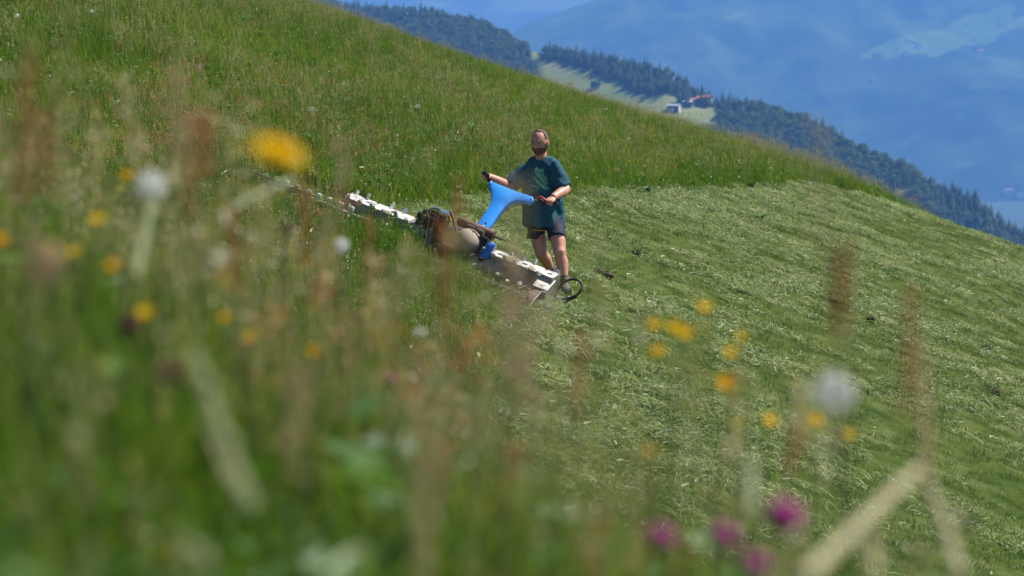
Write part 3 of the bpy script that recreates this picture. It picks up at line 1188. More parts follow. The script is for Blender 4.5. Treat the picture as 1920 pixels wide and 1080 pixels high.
w.tube([PL(877, 421, yE - .09), PL(895, 427, yE - .09), PL(908, 434, yE - .09)], [(.007, .012)] * 3, n=8)
w.tube([PL(908, 434, yE - .09), PL(905, 449, yE - .09)], [(.007, .012)] * 2, n=8)
w.box(PL(894, 426, yE - .095), (.02, .02, .03), AX)
w.build('frame_rail', M['steel'], mower)
w = MB()
w.box(PL(906, 455, yE - .07), (.10, .10, .13), AX)
w.build('battery_box', M['black_plastic'], mower, bevel=.01)
w = MB()
w.box(PL(916, 470, yE - .14), (.085, .07, .17), (ex, ey, (nn * .97 + ex * .22).normalized()))
w.box(PL(918, 464, yE - .18), (.040, .04, .07), AX)
w.build('bracket', M['blue_dark'], mower, bevel=.010)
w = MB()
for (a, b_, s) in ((826, 432, .035), (851, 461, .05), (860, 467, .04), (842, 452, .03), (884, 479, .03)):
    w.box(PL(a, b_, yE - .16), (s, s, s * .8), AX)
w.build('bolt_block', M['chrome'], mower, bevel=.008)

# blue handle shield: Y-shaped hollow fairing
pA, pB, pC = PL(915, 341, .60), PL(1000, 373, .60), PL(905, 424, .22)
pn = (pB - pA).cross(pC - pA).normalized()
if pn.y > 0:
    pn = -pn


def on_shield(px, py):
    r = P(px, py, 1.0)
    return r * (pA.dot(pn) / r.dot(pn))


outl = [(914.5, 344), (917, 340.5), (922, 340.5), (935, 345.5), (953, 352.5), (975, 361.5), (984, 363.5), (992, 366.5), (999, 369), (1000.5, 373), (999.5, 378), (993, 381.5), (985, 380.5),
        (975, 379), (966, 379.5), (959, 381.5), (951, 386), (944, 392.5), (937, 401.5), (928, 414), (918, 429), (908, 433), (894, 426), (896, 419), (904, 406), (911, 396), (917, 385.5), (920, 377), (921, 370), (920.5, 362), (918, 352.5)]
ctr = [Vector((a, b_)) for a, b_ in outl]
dense = []
for i in range(len(ctr)):
    a, b_, c, d = ctr[i - 1], ctr[i], ctr[(i + 1) % len(ctr)], ctr[(i + 2) % len(ctr)]
    for j in range(3):
        t = j / 3
        dense.append(.5 * ((2 * b_) + (c - a) * t + (2 * a - 5 * b_ + 4 * c - d) * t * t + (3 * b_ - a - 3 * c + d) * t ** 3))
nd = len(dense)
nrm2 = []
for i in range(nd):
    t = dense[(i + 1) % nd] - dense[i - 1]
    t.normalize()
    nrm2.append(Vector((-t.y, t.x)))
w = MB()
rings = []
for inset, up in ((1.6, -.045), (0.0, -.034), (0.0, -.016), (.7, .0), (1.3, .010), (2.6, .015)):
    ring = []
    for i in range(nd):
        q = dense[i] + nrm2[i] * inset
        ring.append(on_shield(q.x, q.y) + pn * up)
    rings.append(ring)
vs = [v for r in rings for v in r]
fs = []
for k in range(len(rings) - 1):
    for i in range(nd):
        j = (i + 1) % nd
        fs.append((k * nd + i, k * nd + j, (k + 1) * nd + j, (k + 1) * nd + i))
fs.append(tuple(range(nd - 1, -1, -1)))
m0 = (len(rings) - 1) * nd
fs.append(tuple(m0 + i for i in range(nd)))
w.add(vs, fs)
shield = w.build('handle_shield', M['blue'], mower)
bmx = bmesh.new()
bmx.from_mesh(shield.data)
bmesh.ops.recalc_face_normals(bmx, faces=bmx.faces)
bmesh.ops.triangulate(bmx, faces=[f for f in bmx.faces if len(f.verts) > 4])
bmx.to_mesh(shield.data)
bmx.free()
shield.data.set_sharp_from_angle(angle=math.radians(50))
w = MB()
for a, b_ in ((996.5, 374.5), (919, 347), (911, 420)):
    c = on_shield(a, b_)
    w.tube([c + pn * .012, c + pn * .024], [.009, .008], n=10)
w.build('screw', M['rubber'], shield)
w = MB()
w.tube([L(-.02, .02, .28), PL(905, 440, .18), PL(905, 425, .23)], [.035, .035, .035], n=12)
w.build('handle_column', M['steel'], mower)

# handlebar grips and levers
gR0, gR1 = PL(922, 343, .62), PL(905, 328.5, .63)
gL0, gL1 = PL(994, 374.5, .62), PL(1046, 381, .62)
w = MB()
w.tube([gR0, gR0.lerp(gR1, .5), gR1], .013, n=10)
w.tube([gL0, gL0.lerp(gL1, .5), gL1], .013, n=10)
w.build('handlebar', M['steel'], mower)
for a, b_ in ((gR0.lerp(gR1, .30), gR1), (gL0.lerp(gL1, .40), gL1)):
    w = MB()
    t = (b_ - a).normalized()
    w.tube([a, a + t * .008, b_ - t * .01, b_], [.022, .017, .017, .021], n=12)
    w.build('grip', M['rubber'], mower)
w = MB()
for (a, b_) in ((908, 325), (914, 330), (917, 337)):
    w.box(PL(a, b_, .42), (.045, .03, .045), AX)
w.build('throttle_lever', M['black_plastic'], mower, bevel=.008)
w = MB()
w.tube(smooth_path([PL(1006, 372, .60), PL(1012, 369, .59), PL(1018, 371.5, .58), PL(1025, 376, .58), PL(1029, 377, .59)]), [(.010, .016)] * 25, n=8)
w.build('clutch_lever', M['red'], mower)
w = MB()
w.box(PL(1013, 378, .60), (.07, .04, .045), AX)
w.box(PL(1020, 383, .59), (.03, .03, .06), AX)
w.build('lever_mount', M['black_plastic'], mower, bevel=.008)
w = MB()
w.tube(smooth_path([PL(1003, 376, .61), PL(990, 384, .57), PL(975, 384, .52), PL(960, 388, .48), PL(945, 396, .42), PL(930, 416, .32), PL(915, 436, .08)]), .006, n=6)
w.build('control_cable', M['rubber'], mower)

# ------------------------------------------------------------------ the man
M['skin'] = plain('sunburnt_skin', (.52, .235, .155), .5, 0, .10, 25, .05, 200)
M['hair'] = plain('short_brown_hair', (.095, .050, .032), .75, 0, .35, 60, .5, 300)
M['beard'] = plain('brown_stubble_beard', (.15, .060, .035), .8, 0, .3, 80, .5, 300)
M['shorts'] = plain('navy_shorts_cloth', (.010, .012, .032), .8, 0, .2, 20, .1, 200)
M['boot'] = plain('grey_brown_boot', (.115, .095, .070), .75, 0, .3, 30, .3, 120, dirt=(.06, .05, .03))
M['sole'] = plain('boot_sole', (.05, .045, .035), .8)
M['sock'] = plain('grey_brown_sock', (.13, .11, .085), .9, 0, .2, 60, .3, 250)
M['eye'] = plain('eye_white', (.30, .25, .21), .3)  # whites toned down, the shade under the brow is put into their colour
M['iris'] = plain('dark_iris', (.03, .02, .015), .2)
M['lip'] = plain('lips', (.34, .13, .10), .5)

man_base = Vector((.50, 24.35, gz(.50, 24.35)))
man = empty('person', man_base, 'bearded man in a teal T-shirt and navy shorts steering the motor mower', 'person')
UP = Vector((0, 0, 1))


def remeshed(mb, name, mat, parent, voxel, smooth_it, disp=None):
    inv = world_inv(parent)
    me0 = mesh_np(name + '_raw', [inv @ v for v in mb.v], mb.f, True)
    ob = bpy.data.objects.new(name, me0)
    COL.objects.link(ob)
    r = ob.modifiers.new('r', 'REMESH')
    r.mode = 'VOXEL'
    r.voxel_size = voxel
    r.use_smooth_shade = True
    s = ob.modifiers.new('s', 'SMOOTH')
    s.factor = .5
    s.iterations = smooth_it
    dg = bpy.context.evaluated_depsgraph_get()
    ev = ob.evaluated_get(dg)
    me = bpy.data.meshes.new_from_object(ev)
    bpy.data.objects.remove(ob)
    bpy.data.meshes.remove(me0)
    me.name = name
    if disp:
        n = len(me.vertices)
        co = np.empty(n * 3, np.float32)
        no = np.empty(n * 3, np.float32)
        me.vertices.foreach_get("co", co)
        me.vertex_normals.foreach_get("vector", no)
        co = co.reshape(-1, 3)
        no = no.reshape(-1, 3)
        co = co + no * disp(co)[:, None]
        me.vertices.foreach_set("co", co.astype(np.float32).ravel())
    me.polygons.foreach_set("use_smooth", [True] * len(me.polygons))
    me.update()
    return link(name, me, mat, parent)


lat = Vector((.95, -.31, 0)).normalized()
fwd = Vector((-.31, -.95, 0)).normalized()
DS = 24.42
spine = lambda px, py, dd=0: P(px, py, DS + dd)
shR, elR = P(986, 318, 24.48), P(954, 350, 24.44)
shL, elL = P(1040, 317, 24.31), P(1061, 356, 24.22)
gripR = gR0.lerp(gR1, .70)
gripL = gL0.lerp(gL1, .72)
hipR, knR, anR = P(1001, 400, 24.52), P(1015, 475, 24.38), P(1034, 508, 24.60)
hipL, knL, anL = P(1037, 402, 24.40), P(1050, 474, 24.18), P(1059, 532, 24.10)
gz_R, gz_L = gz(anR.x, anR.y), gz(anL.x, anL.y)
anR.z = gz_R + .115
anL.z = gz_L + .115

b = MB()
# trunk under the shirt
b.tube([spine(1019, 432), spine(1019, 410), spine(1018, 385), spine(1016, 350), spine(1015, 325), spine(1015, 310)], [(.17, .12), (.18, .13), (.17, .13), (.17, .12), (.16, .10), (.11, .08)], 16, lat)
# neck
b.tube([spine(1015, 316), spine(1015, 304, -.01), spine(1013.5, 290, -.03), spine(1013, 278, -.03)], [(.09, .09), (.074, .076), (.066, .070), (.064, .070)], 16, lat)
b.ball(spine(1011, 303) + fwd * .040, (.065, .04, .05), (lat, fwd, UP))
# arms


def arm(sh, el, grip, hand_side):
    fore = (grip - el)
    axis = (gL1 - gR1).normalized()
    # wrist: behind and above the grip, on the elbow side
    back = (el - grip)
    back = (back - axis * back.dot(axis)).normalized()
    back = (back + UP * .35).normalized()
    wrist = grip + back * .085 + axis * hand_side * .0
    b.tube([sh, sh.lerp(el, .35), sh.lerp(el, .75), el, el.lerp(wrist, .25), el.lerp(wrist, .6), wrist], [.056, .060, .060, .053, .057, .048, (.036, .030)], 14)
    # palm wraps the top of the grip
    b.ball(grip + back * .045, (.044, .042, .022), (axis, back, axis.cross(back)), 12, 8)
    perp = axis.cross(back)
    if perp.z < 0:
        perp = -perp
    # fingers curl over the top and round the front of the grip
    for i in range(4):
        o = grip + axis * (.030 - .021 * i) * 1.0
        ln = (1.0, 1.12, 1.05, .85)[i if hand_side < 0 else i]
        ps = []
        for a in np.linspace(25, 25 + 190 * ln, 7):
            t = math.radians(a)
            ps.append(o + back * math.cos(t) * .029 + perp * math.sin(t) * .029)
        b.tube(ps, [.0115, .0115, .011, .0105, .0105, .010, .0085], 8)
    # thumb closes from the inner side underneath
    s = -hand_side
    ps = [grip + back * .05 + axis * s * .030, grip + back * .026 - perp * .020 + axis * s * .048, grip - perp * .031 + axis * s * .050, grip - back * .022 - perp * .022 + axis * s * .046]
    b.tube(ps, [.015, .013, .0115, .009], 8)
    return wrist


arm(shR, elR, gripR, -1)
arm(shL, elL, gripL, 1)
# legs
for hip, kn, an in ((hipR, knR, anR), (hipL, knL, anL)):
    ax_ = (kn - an).normalized()
    calf = kn.lerp(an, .32) - fwd * .018
    b.tube([hip, hip.lerp(kn, .35), hip.lerp(kn, .72), hip.lerp(kn, .90), kn + fwd * .008, kn.lerp(an, .12), calf, kn.lerp(an, .62) - fwd * .008, kn.lerp(an, .86), an],
           [.078, .086, .082, .071, .068, .062, (.068, .070), .055, .043, .042], 16, lat)
# head
hc = P(1012.5, 267, 24.36)
hf = Vector((-.52, -.84, -.14)).normalized()
hl = UP.cross(hf).normalized()
hu = hf.cross(hl).normalized()


def head_pts(grow=0.0, nu=64, nv=44):
    pts = []
    for j in range(nv + 1):
        th = math.pi * j / nv
        for i in range(nu):
            ph = 2 * math.pi * i / nu
            x, y, z = math.sin(th) * math.cos(ph), math.sin(th) * math.sin(ph), math.cos(th)
            x, y, z = x * (.108 + grow), y * (.091 + grow), z * (.136 + grow)
            if z < 0:
                k = -z / .134
                y *= 1 - .16 * k * k
                if x < 0:
                    x *= 1 - .45 * k
                x += .010 * k
            if x > 0 and abs(y) < .08:
                x = x - .010 * (x / .104) * (abs(y) / .08) ** 2
            if x > .02:
                g = math.exp
                x += .030 * g(-(y / .0125) ** 2) * max(0, min(1, (.022 - z) / .05)) * (1 if z > -.036 else g(-((z + .036) / .007) ** 2))
                for s in (-1, 1):
                    x -= .021 * g(-((y - s * .034) / .019) ** 2 - ((z - .006) / .012) ** 2)
                    x += .005 * g(-((y - s * .046) / .02) ** 2 - ((z + .028) / .018) ** 2)
                x += .010 * g(-((z - .028) / .010) ** 2) * g(-(y / .05) ** 2)
                x -= .006 * g(-((z + .066) / .005) ** 2) * g(-(y / .024) ** 2)
                x += .004 * g(-((z + .074) / .006) ** 2) * g(-(y / .020) ** 2)
                x += .010 * g(-((z + .108) / .022) ** 2) * g(-(y / .032) ** 2)
            pts.append((x, y, z))
    return pts, nu, nv


def hw(p):
    return hc + hf * p[0] + hl * p[1] + hu * p[2]


hp_, nu, nv = head_pts()
fs = []
for j in range(nv):
    for i in range(nu):
        fs.append((j * nu + i, j * nu + (i + 1) % nu, (j + 1) * nu + (i + 1) % nu, (j + 1) * nu + i))
b.add([hw(p) for p in hp_], fs)
for s in (-1, 1):
    b.ball(hw((-.006, s * .093, -.008)), (.020, .010, .034), ((hf * .9 - hl * s * .4).normalized(), hl * s, hu), 12, 8)
    b.ball(hw((-.002, s * .098, -.026)), (.010, .007, .012), (hf, hl, hu), 8, 6)
body = remeshed(b, 'body', M['skin'], man, .0062, 3)
for s in (-1, 1):
    w = MB()
    w.ball(hw((.080, s * .034, .003)), .0115, (hf, hl, hu), 12, 8)
    e = w.build('eye', M['eye'], man)
    w = MB()
    w.ball(hw((.0888, s * .033, .002)), (.004, .007, .006), (hf, hl, hu), 10, 6)
    w.build('iris', M['iris'], e)
w = MB()
w.ball(hw((.104, 0, -.0665)), (.006, .022, .006), (hf, hl, hu), 12, 6)
w.build('mouth', M['lip'], man)
w = MB()
for s in (-1, 1):
    w.tube([hw((.103, s * .016, .026)), hw((.102, s * .034, .031)), hw((.093, s * .054, .024))], [(.007, .005), (.009, .006), (.005, .004)], 8)
w.build('eyebrow', M['hair'], man)


def head_shell(name, mat, keep, grow, jit):
    pts, nu, nv = head_pts()
    out = [Vector(p) for p in pts]
    vs, idm = [], {}
    fs_o = []
    kept = []
    for j in range(nv):
        for i in range(nu):
            q = (j * nu + i, j * nu + (i + 1) % nu, (j + 1) * nu + (i + 1) % nu, (j + 1) * nu + i)
            c = sum((out[k] for k in q), Vector()) / 4
            if keep(c.x, c.y, c.z):
                kept.append(q)
    w = MB()
    top, bot = {}, {}
    for q in kept:
        for k in q:
            if k not in top:
                n_ = out[k].normalized()
                g_ = grow * (1 + jit * noise.noise(out[k] * 90))
                top[k] = len(w.v)
                w.v.append(hw(out[k] + n_ * g_))
                bot[k] = len(w.v)
                w.v.append(hw(out[k] - n_ * .004))
    edges = {}
    for q in kept:
        w.f.append(tuple(top[k] for k in q))
        for a in range(4):
            e = (q[a], q[(a + 1) % 4])
            edges[e] = 1
    for (a, c) in edges:
        if (c, a) not in edges:
            w.f.append((top[c], top[a], bot[a], bot[c]))
    return w.build(name, mat, man)


head_shell('hair', M['hair'], lambda x, y, z: (z > .106 and x < .034 and not (x > .012 and abs(y) > .042)) or (x < .016 - .3 * max(0, .03 - z) and z > .035) or (x < -.018 and z > -.045), .007, .8)
head_shell('beard', M['beard'], lambda x, y, z: (z < -.050 and x > -.005 and not (abs(y) < .021 and -.074 < z < -.059)) or (-.052 <= z < .004 and .004 < x < .034 and abs(y) > .05) or (-.055 < z < -.045 and abs(y) < .03 and x > .05), .0055, .8)

# shirt
t = MB()
t.tube([spine(1018.5, 425), spine(1018.5, 410), spine(1018, 390), spine(1017.5, 370), spine(1016.5, 350), spine(1016, 335), spine(1015.5, 322), spine(1015.5, 313), spine(1015, 305), spine(1014.5, 297.5), spine(1014, 292.5)],
       [(.240, .195), (.240, .195), (.232, .186), (.222, .175), (.222, .168), (.224, .158), (.215, .140), (.208, .122), (.190, .104), (.146, .090), (.088, .076)], 28, lat)
for sh, el in ((shR, elR), (shL, elL)):
    inn = sh.lerp(spine(1015, 322), .5)
    t.tube([inn, sh + UP * .006, sh.lerp(el, .35), sh.lerp(el, .7), sh.lerp(el, .90)], [.068, .076, .083, .088, .091], 18)
# cut the neck lower at the front with the skin showing: the collar tilts forward


def shirt_disp(co):
    out = np.zeros(len(co))
    cv = co @ np.array([lat.x, lat.y, lat.z])
    for i, p in enumerate(co):
        x, z = cv[i], p[2]
        d = .012 * noise.noise(Vector((x * 8 + z * 5, p[1] * 6, z * 3.0))) + .008 * noise.noise(Vector((x * 20 - z * 12, p[1] * 14, z * 7 + 5)))
        h_ = max(0.0, min(1.0, (.95 - z) / .25))
        d += .006 * h_ * math.sin(x * 42 + p[1] * 30 + 3.5 * noise.noise(Vector((x * 3, z * 4, 2))))
        s_ = max(0.0, min(1.0, (z - .95) / .25))
        d += .011 * s_ * math.sin((x * .8 + z * .7) * 48 + 3.0 * noise.noise(Vector((x * 5, z * 5, 3)))) * max(0, noise.noise(Vector((x * 4, z * 4, 9))) + .35)
        out[i] = 1.5 * d
    return out


shirt = remeshed(t, 't_shirt', None, man, .0080, 10, shirt_disp)
n = len(shirt.data.vertices)
co = np.empty(n * 3, np.float32)
shirt.data.vertices.foreach_get("co", co)
co = co.reshape(-1, 3).astype(float)
cw = co + np.array(man_base)
front = (cw - np.array(spine(1016, 340))) @ np.array(fwd) > .02
pxs, pys = project(cw[:, 0], cw[:, 1], cw[:, 2])
la = (cw - np.array(spine(1014, 335))) @ np.array(lat)
ve = cw[:, 2] - spine(1014, 335).z
r_ = np.hypot(la + .075, ve + .012)
ring_ = np.exp(-((r_ - .125) / .010) ** 2) + .8 * np.exp(-((r_ - .098) / .006) ** 2) + .55 * (r_ < .09) * (fbm(la * 100, ve * 100, 3.0, 2) > .48)
leaf_ = np.zeros(n)
for (x0, y0, x1, y1, wd) in ((-.01, .115, .075, -.02, .010), (.02, .10, .055, .09, .012), (.01, .06, .10, -.06, .008), (.03, .09, .11, .0, .006), (-.03, .02, .09, -.09, .009), (.0, -.03, .13, -.10, .008),
                             (.03, -.05, .10, -.115, .006), (-.02, .085, .01, .03, .008), (.06, .05, .12, -.05, .005), (-.05, -.06, .02, -.09, .006), (.05, .105, .02, .075, .008)):
    d = np.array([x1 - x0, y1 - y0])
    q = np.clip(((la - x0) * d[0] + (ve - y0) * d[1]) / (d @ d), 0, 1)
    leaf_ += np.exp(-((np.hypot(la - x0 - q * d[0], ve - y0 - q * d[1])) / wd) ** 2)
for nm, arr in (("ring", ring_ * front), ("leaf", leaf_ * front)):
    shirt.data.attributes.new(nm, 'FLOAT', 'POINT').data.foreach_set("value", np.clip(arr, 0, 1).astype(np.float32))
m, nt, out = new_mat('teal_cotton_print')
bs = nt.nodes.new("ShaderNodeBsdfPrincipled")
bs.inputs["Roughness"].default_value = .85
bs.inputs["Specular IOR Level"].default_value = .2
prev = ramp(nt, [(.3, (.018, .072, .105)), (.7, (.025, .096, .132))], noise_tex(nt, 8, 4))
for nm, colr, k in (("ring", (.15, .17, .07), .65), ("leaf", (.20, .45, .22), .9)):
    a = nt.nodes.new("ShaderNodeAttribute")
    a.attribute_name = nm
    mm = nt.nodes.new("ShaderNodeMath")
    mm.operation = 'MULTIPLY'
    mm.inputs[1].default_value = k
    nt.links.new(a.outputs["Fac"], mm.inputs[0])
    mix = nt.nodes.new("ShaderNodeMix")
    mix.data_type = 'RGBA'
    nt.links.new(mm.outputs[0], mix.inputs[0])
    nt.links.new(prev, mix.inputs[6])
    mix.inputs[7].default_value = (*colr, 1)
    prev = mix.outputs[2]
nt.links.new(prev, bs.inputs["Base Color"])
nt.links.new(bs.outputs[0], out.inputs[0])
shirt.data.materials.clear()
shirt.data.materials.append(m)

# shorts
s_ = MB()
s_.tube([spine(1019, 405), spine(1019, 418), spine(1019, 430)], [(.19, .13), (.20, .14), (.185, .13)], 20, lat)
s_.tube([hipR.lerp(knR, .22), hipR.lerp(knR, .40), P(1004.5, 449, 24.45)], [(.092, .092), (.098, .105), (.101, .110)], 18, lat)
s_.tube([hipL.lerp(knL, .04), hipL.lerp(knL, .38), P(1044, 446, 24.26)], [(.094, .098), (.099, .108), (.098, .110)], 18, lat)
remeshed(s_, 'shorts', M['shorts'], man, .009, 4, lambda co: np.array([.007 * noise.noise(Vector(p) * 11) for p in co]))

# socks and boots
for an, gzz, fd, kn in ((anR, gz_R, Vector((-.30, -.95, .0)), knR), (anL, gz_L, Vector((.16, -.98, .0)), knL)):
    fd = fd.normalized()
    fs_ = UP.cross(fd)
    w = MB()
    w.tube([an - UP * .03, an + (kn - an) * .10, an + (kn - an) * .22], [.050, .049, .051], 14)
    w.build('sock', M['sock'], man)
    w = MB()
    g0 = Vector((an.x, an.y, gzz))
    w.tube([g0 + UP * .165 - fd * .01, g0 + UP * .10 - fd * .012, g0 + UP * .05 - fd * .02], [(.056, .060), (.056, .064), (.052, .066)], 14, fs_)
    w.tube([g0 - fd * .075 + UP * .045, g0 - fd * .03 + UP * .055, g0 + fd * .05 + UP * .06, g0 + fd * .12 + UP * .048, g0 + fd * .175 + UP * .040, g0 + fd * .195 + UP * .034],
           [(.036, .036), (.046, .052), (.050, .052), (.054, .040), (.046, .030), (.025, .020)], 14, fs_)
    bt = remeshed(w, 'boot', M['boot'], man, .009, 3)
    w = MB()
    pts = [g0 - fd * .085 + UP * .010, g0 - fd * .03 + UP * .010, g0 + fd * .04 + UP * .010, g0 + fd * .12 + UP * .010, g0 + fd * .18 + UP * .014, g0 + fd * .205 + UP * .02]
    w.tube(pts, [(.034, .016), (.046, .016), (.046, .016), (.056, .016), (.048, .015), (.022, .012)], 14, fs_)
    w.build('sole', M['sole'], bt)
# ------------------------------------------------------------------ flowers and stalks that can be told apart
def tuft_part(t, name, mats, root):
    inv = world_inv(root)
    t.v = [inv @ Vector(v) for v in t.v]
    me = t.mesh(name, mats)
    ob = bpy.data.objects.new(name, me)
    COL.objects.link(ob)
    ob.parent = root
    return ob


def stem_curve(g, h, bow):
    side = Vector((U(-1, 1), U(-1, 1), 0)).normalized() * bow
    return [g.lerp(h, t) + side * math.sin(t * math.pi) for t in np.linspace(0, 1, 6)]


def tint_obj(ob, v=.5):
    me = ob.data
    me.attributes.new("tint", 'FLOAT', 'POINT').data.foreach_set("value", np.full(len(me.vertices), v, np.float32))
    return ob


def base_under(h, lean=(0, 0)):
    x, y = h.x + lean[0], h.y + lean[1]
    return Vector((x, y, gz(x, y) - .01))


def flower(kind, px, py, D, size, label, group, name, cat, mat, tilt=(0, -.3, 1), lean=None, sr=.0014, smat='stem', at=None):
    if D < 9:
        size *= 1.05 if kind in ('cup', 'clover') else 1.0
    h = at if at is not None else P(px, py, D)
    lean = lean or (U(-.05, .05), U(-.04, .04))
    g = base_under(h, lean)
    root = empty(name, g, label, cat, group)
    w = MB()
    w.tube(stem_curve(g, h, .02), [sr * 1.2] * 3 + [sr] * 3, n=6)
    tint_obj(w.build('stem', M[smat], root))
    up = Vector(tilt).normalized()
    a = up.orthogonal().normalized()
    b2 = up.cross(a)
    t = Tuft()
    r = size / 2
    if kind == 'cup':
        for k in range(5):
            th = 6.283 * k / 5
            d = a * math.cos(th) + b2 * math.sin(th)
            for s in (-.32, .32):
                d2 = a * math.cos(th + s) + b2 * math.sin(th + s)
                t.leaf(h, (d2 + up * .55), up, r * 1.12, r * 1.05, R())
        for k in range(16):
            t.leaf(h + up * r * .1, up + a * U(-.6, .6) + b2 * U(-.6, .6), a, r * .45, r * .12, R())
    elif kind == 'ray':
        for ring, (n, l, u) in enumerate(((20, 1, .15), (18, .85, .4), (14, .6, .8), (10, .4, 1.6))):
            for k in range(n):
                th = 6.283 * (k + R() * .5) / n
                d = a * math.cos(th) + b2 * math.sin(th)
                t.leaf(h, d + up * u, up, r * l * U(.9, 1.1), r * .24, R())
    elif kind == 'clock':
        for k in range(120):
            z = 1 - 2 * (k + .5) / 120
            th = 2.39996 * k
            q = math.sqrt(1 - z * z)
            d = a * q * math.cos(th) + b2 * q * math.sin(th) + up * z
            t.leaf(h + d * r * .12, d, a + up * .3, r * .8, r * .022, .2)
            o1 = d.orthogonal().normalized()
            for e in range(4):
                dd = o1 * math.cos(e * 1.57 + k) + d.cross(o1) * math.sin(e * 1.57 + k)
                t.leaf(h + d * r * .80, dd + d * .5, d, r * .27, r * .075, R())
    elif kind == 'clover':
        for k in range(120):
            z = 1 - 1.75 * (k + .5) / 120
            th = 2.39996 * k
            q = math.sqrt(max(0, 1 - z * z))
            d = a * q * math.cos(th) + b2 * q * math.sin(th) + up * z
            t.leaf(h + d * r * .35, d + up * .5, d.orthogonal(), r * .72, r * .34, R())
    elif kind == 'umbel':
        for k in range(26):
            th, q = U(0, 6.283), math.sqrt(R())
            c = h + (a * math.cos(th) + b2 * math.sin(th)) * r * q + up * r * .2 * (1 - q * q)
            for e in range(5):
                t.leaf(c, a * U(-1, 1) + b2 * U(-1, 1) + up * .3, up, r * .2, r * .14, R())
    tuft_part(t, 'flower_head', [M[mat]], root)
    if D < 9:
        for k in range(3):
            t = Tuft()
            q = U(.05, .45)
            c = g.lerp(h, q)
            th = U(0, 6.283)
            t.leaf(c, (math.cos(th), math.sin(th), .5), (0, 0, 1), U(.035, .07), U(.012, .022), R())
            tuft_part(t, 'leaf', [M['herb']], root)
    return root


def plume(px, py, D, width, length, label, group, mat, dens=150, lean=None, tilt=0.0, name='sorrel_plant', cat='sorrel'):
    """upright seed plume: branched top full of small discs on a thin stem; py is the middle of the plume"""
    m_ = P(px, py, D)
    axis = Vector((tilt, U(-.05, .05), 1)).normalized()
    top = m_ + axis * length / 2
    bot = m_ - axis * length / 2
    lean = lean or (U(-.04, .04) - tilt * .2, U(-.04, .04))
    g = base_under(bot, lean)
    root = empty(name, g, label, cat, group)
    w = MB()
    w.tube(smooth_path([g, g.lerp(bot, .5) + Vector((.008, 0, 0)), bot, top], 3), [.0010] * 6 + [.0009, .0008, .0006, .0004], n=6)
    tint_obj(w.build('stem', M['stem'], root), .8)
    t = Tuft()
    nb = max(6, int(length / .012))
    per = max(6, int(dens * 2.6) // nb)
    for k in range(nb):
        q = k / (nb - 1)
        c = bot.lerp(top, q)
        rad = width / 2 * (math.sin(math.pi * min(1, .18 + .8 * (1 - q))) ** .8) * U(.6, 1.2)
        th = 2.4 * k
        d = Vector((math.cos(th), math.sin(th), .9))
        for e in range(per):
            s = R()
            p = c + d * rad * s + Vector((U(-1, 1), U(-1, 1), U(-1, 1))) * .004
            t.leaf(p, (U(-1, 1), U(-1, 1), U(-.5, 1)), (U(-1, 1), U(-1, 1), U(-1, 1)), U(.0026, .0050), U(.0020, .0040), R())
    tuft_part(t, 'seed_plume', [M[mat]], root)
    return root


def stalk(p0, p1, r0, r1, label, mat, name='dry_stalk', cat='stalk', group=None, flat=False, ear=0):
    """a single bent stalk or blade between two points"""
    g = min((p0, p1), key=lambda p: p.z)
    root = empty(name, g, label, cat, group)
    mid = p0.lerp(p1, .5) + Vector((U(-.003, .003), 0, .002))
    w = MB()
    path = smooth_path([p0, mid, p1], 6)
    n = len(path)
    w.tube(path, [((r0 + (r1 - r0) * i / (n - 1)) * (1, .25)[flat] if not flat else (r0 + (r1 - r0) * i / (n - 1)), (r0 + (r1 - r0) * i / (n - 1)) * (.18 if flat else 1)) for i in range(n)], n=8, ref=(1, 0, .3))
    ob = tint_obj(w.build('blade' if flat else 'culm', M[mat], root), .5)
    for q in (.33, .7):
        w = MB()
        w.ball(p0.lerp(p1, q) + Vector((0, 0, .002)), (r0 * 1.2, r0 * .9, r0 * 1.5), None, 8, 6)
        tint_obj(w.build('stem_joint', M[mat], root), .2)
    return root


YG, OG = 'yellow meadow flowers in the blurred foreground', 'yellow flowers above the mown swath'
flower('ray', 520, 290, 1.7, .046, 'largest yellow flower, out of focus, above the far end of the cutter bar', YG, 'yellow_flower', 'flower', 'yellow', (.36, -.28, .88), lean=(-.02, .03))
for px, py, D, s, mat, lab in (
        (216, 499, 2.6, .017, 'orange', 'orange yellow flower below and left of the pale flower stem with a seed head'),
        (98, 468, 2.8, .016, 'yellow', 'dull yellow flower, left one of two side by side near the left edge'),
        (141, 474, 2.8, .016, 'yellow', 'dull yellow flower, right one of two side by side near the left edge'),
        (4, 452, 2.6, .018, 'orange', 'orange yellow flower cut by the left edge of the picture'),
        (185, 412, 3.0, .017, 'yellow', 'greenish yellow flower between the white seed head and the left edge'),
        (273, 588, 2.5, .019, 'yellow', 'yellow flower standing just above a dusky pink clover head'),
        (410, 514, 2.4, .020, 'orange', 'bright yellow flower under a pale bent bract'),
        (425, 597, 2.8, .015, 'yellow', 'faint yellow flower in deep green grass right of a dusky clover'),
        (590, 660, 3.0, .015, 'orange', 'small orange yellow flower alone in green grass below the mower engine'),
        (238, 330, 3.2, .014, 'orange', 'small orange flower up and left of the white seed head'),
        (470, 632, 2.8, .014, 'yellow', 'faintest yellow flower low in the green grass left of the small orange one')):
    flower('cup', px, py, D, s, lab, YG, 'yellow_flower', 'flower', mat, (U(-.2, .2), -.6, .8))
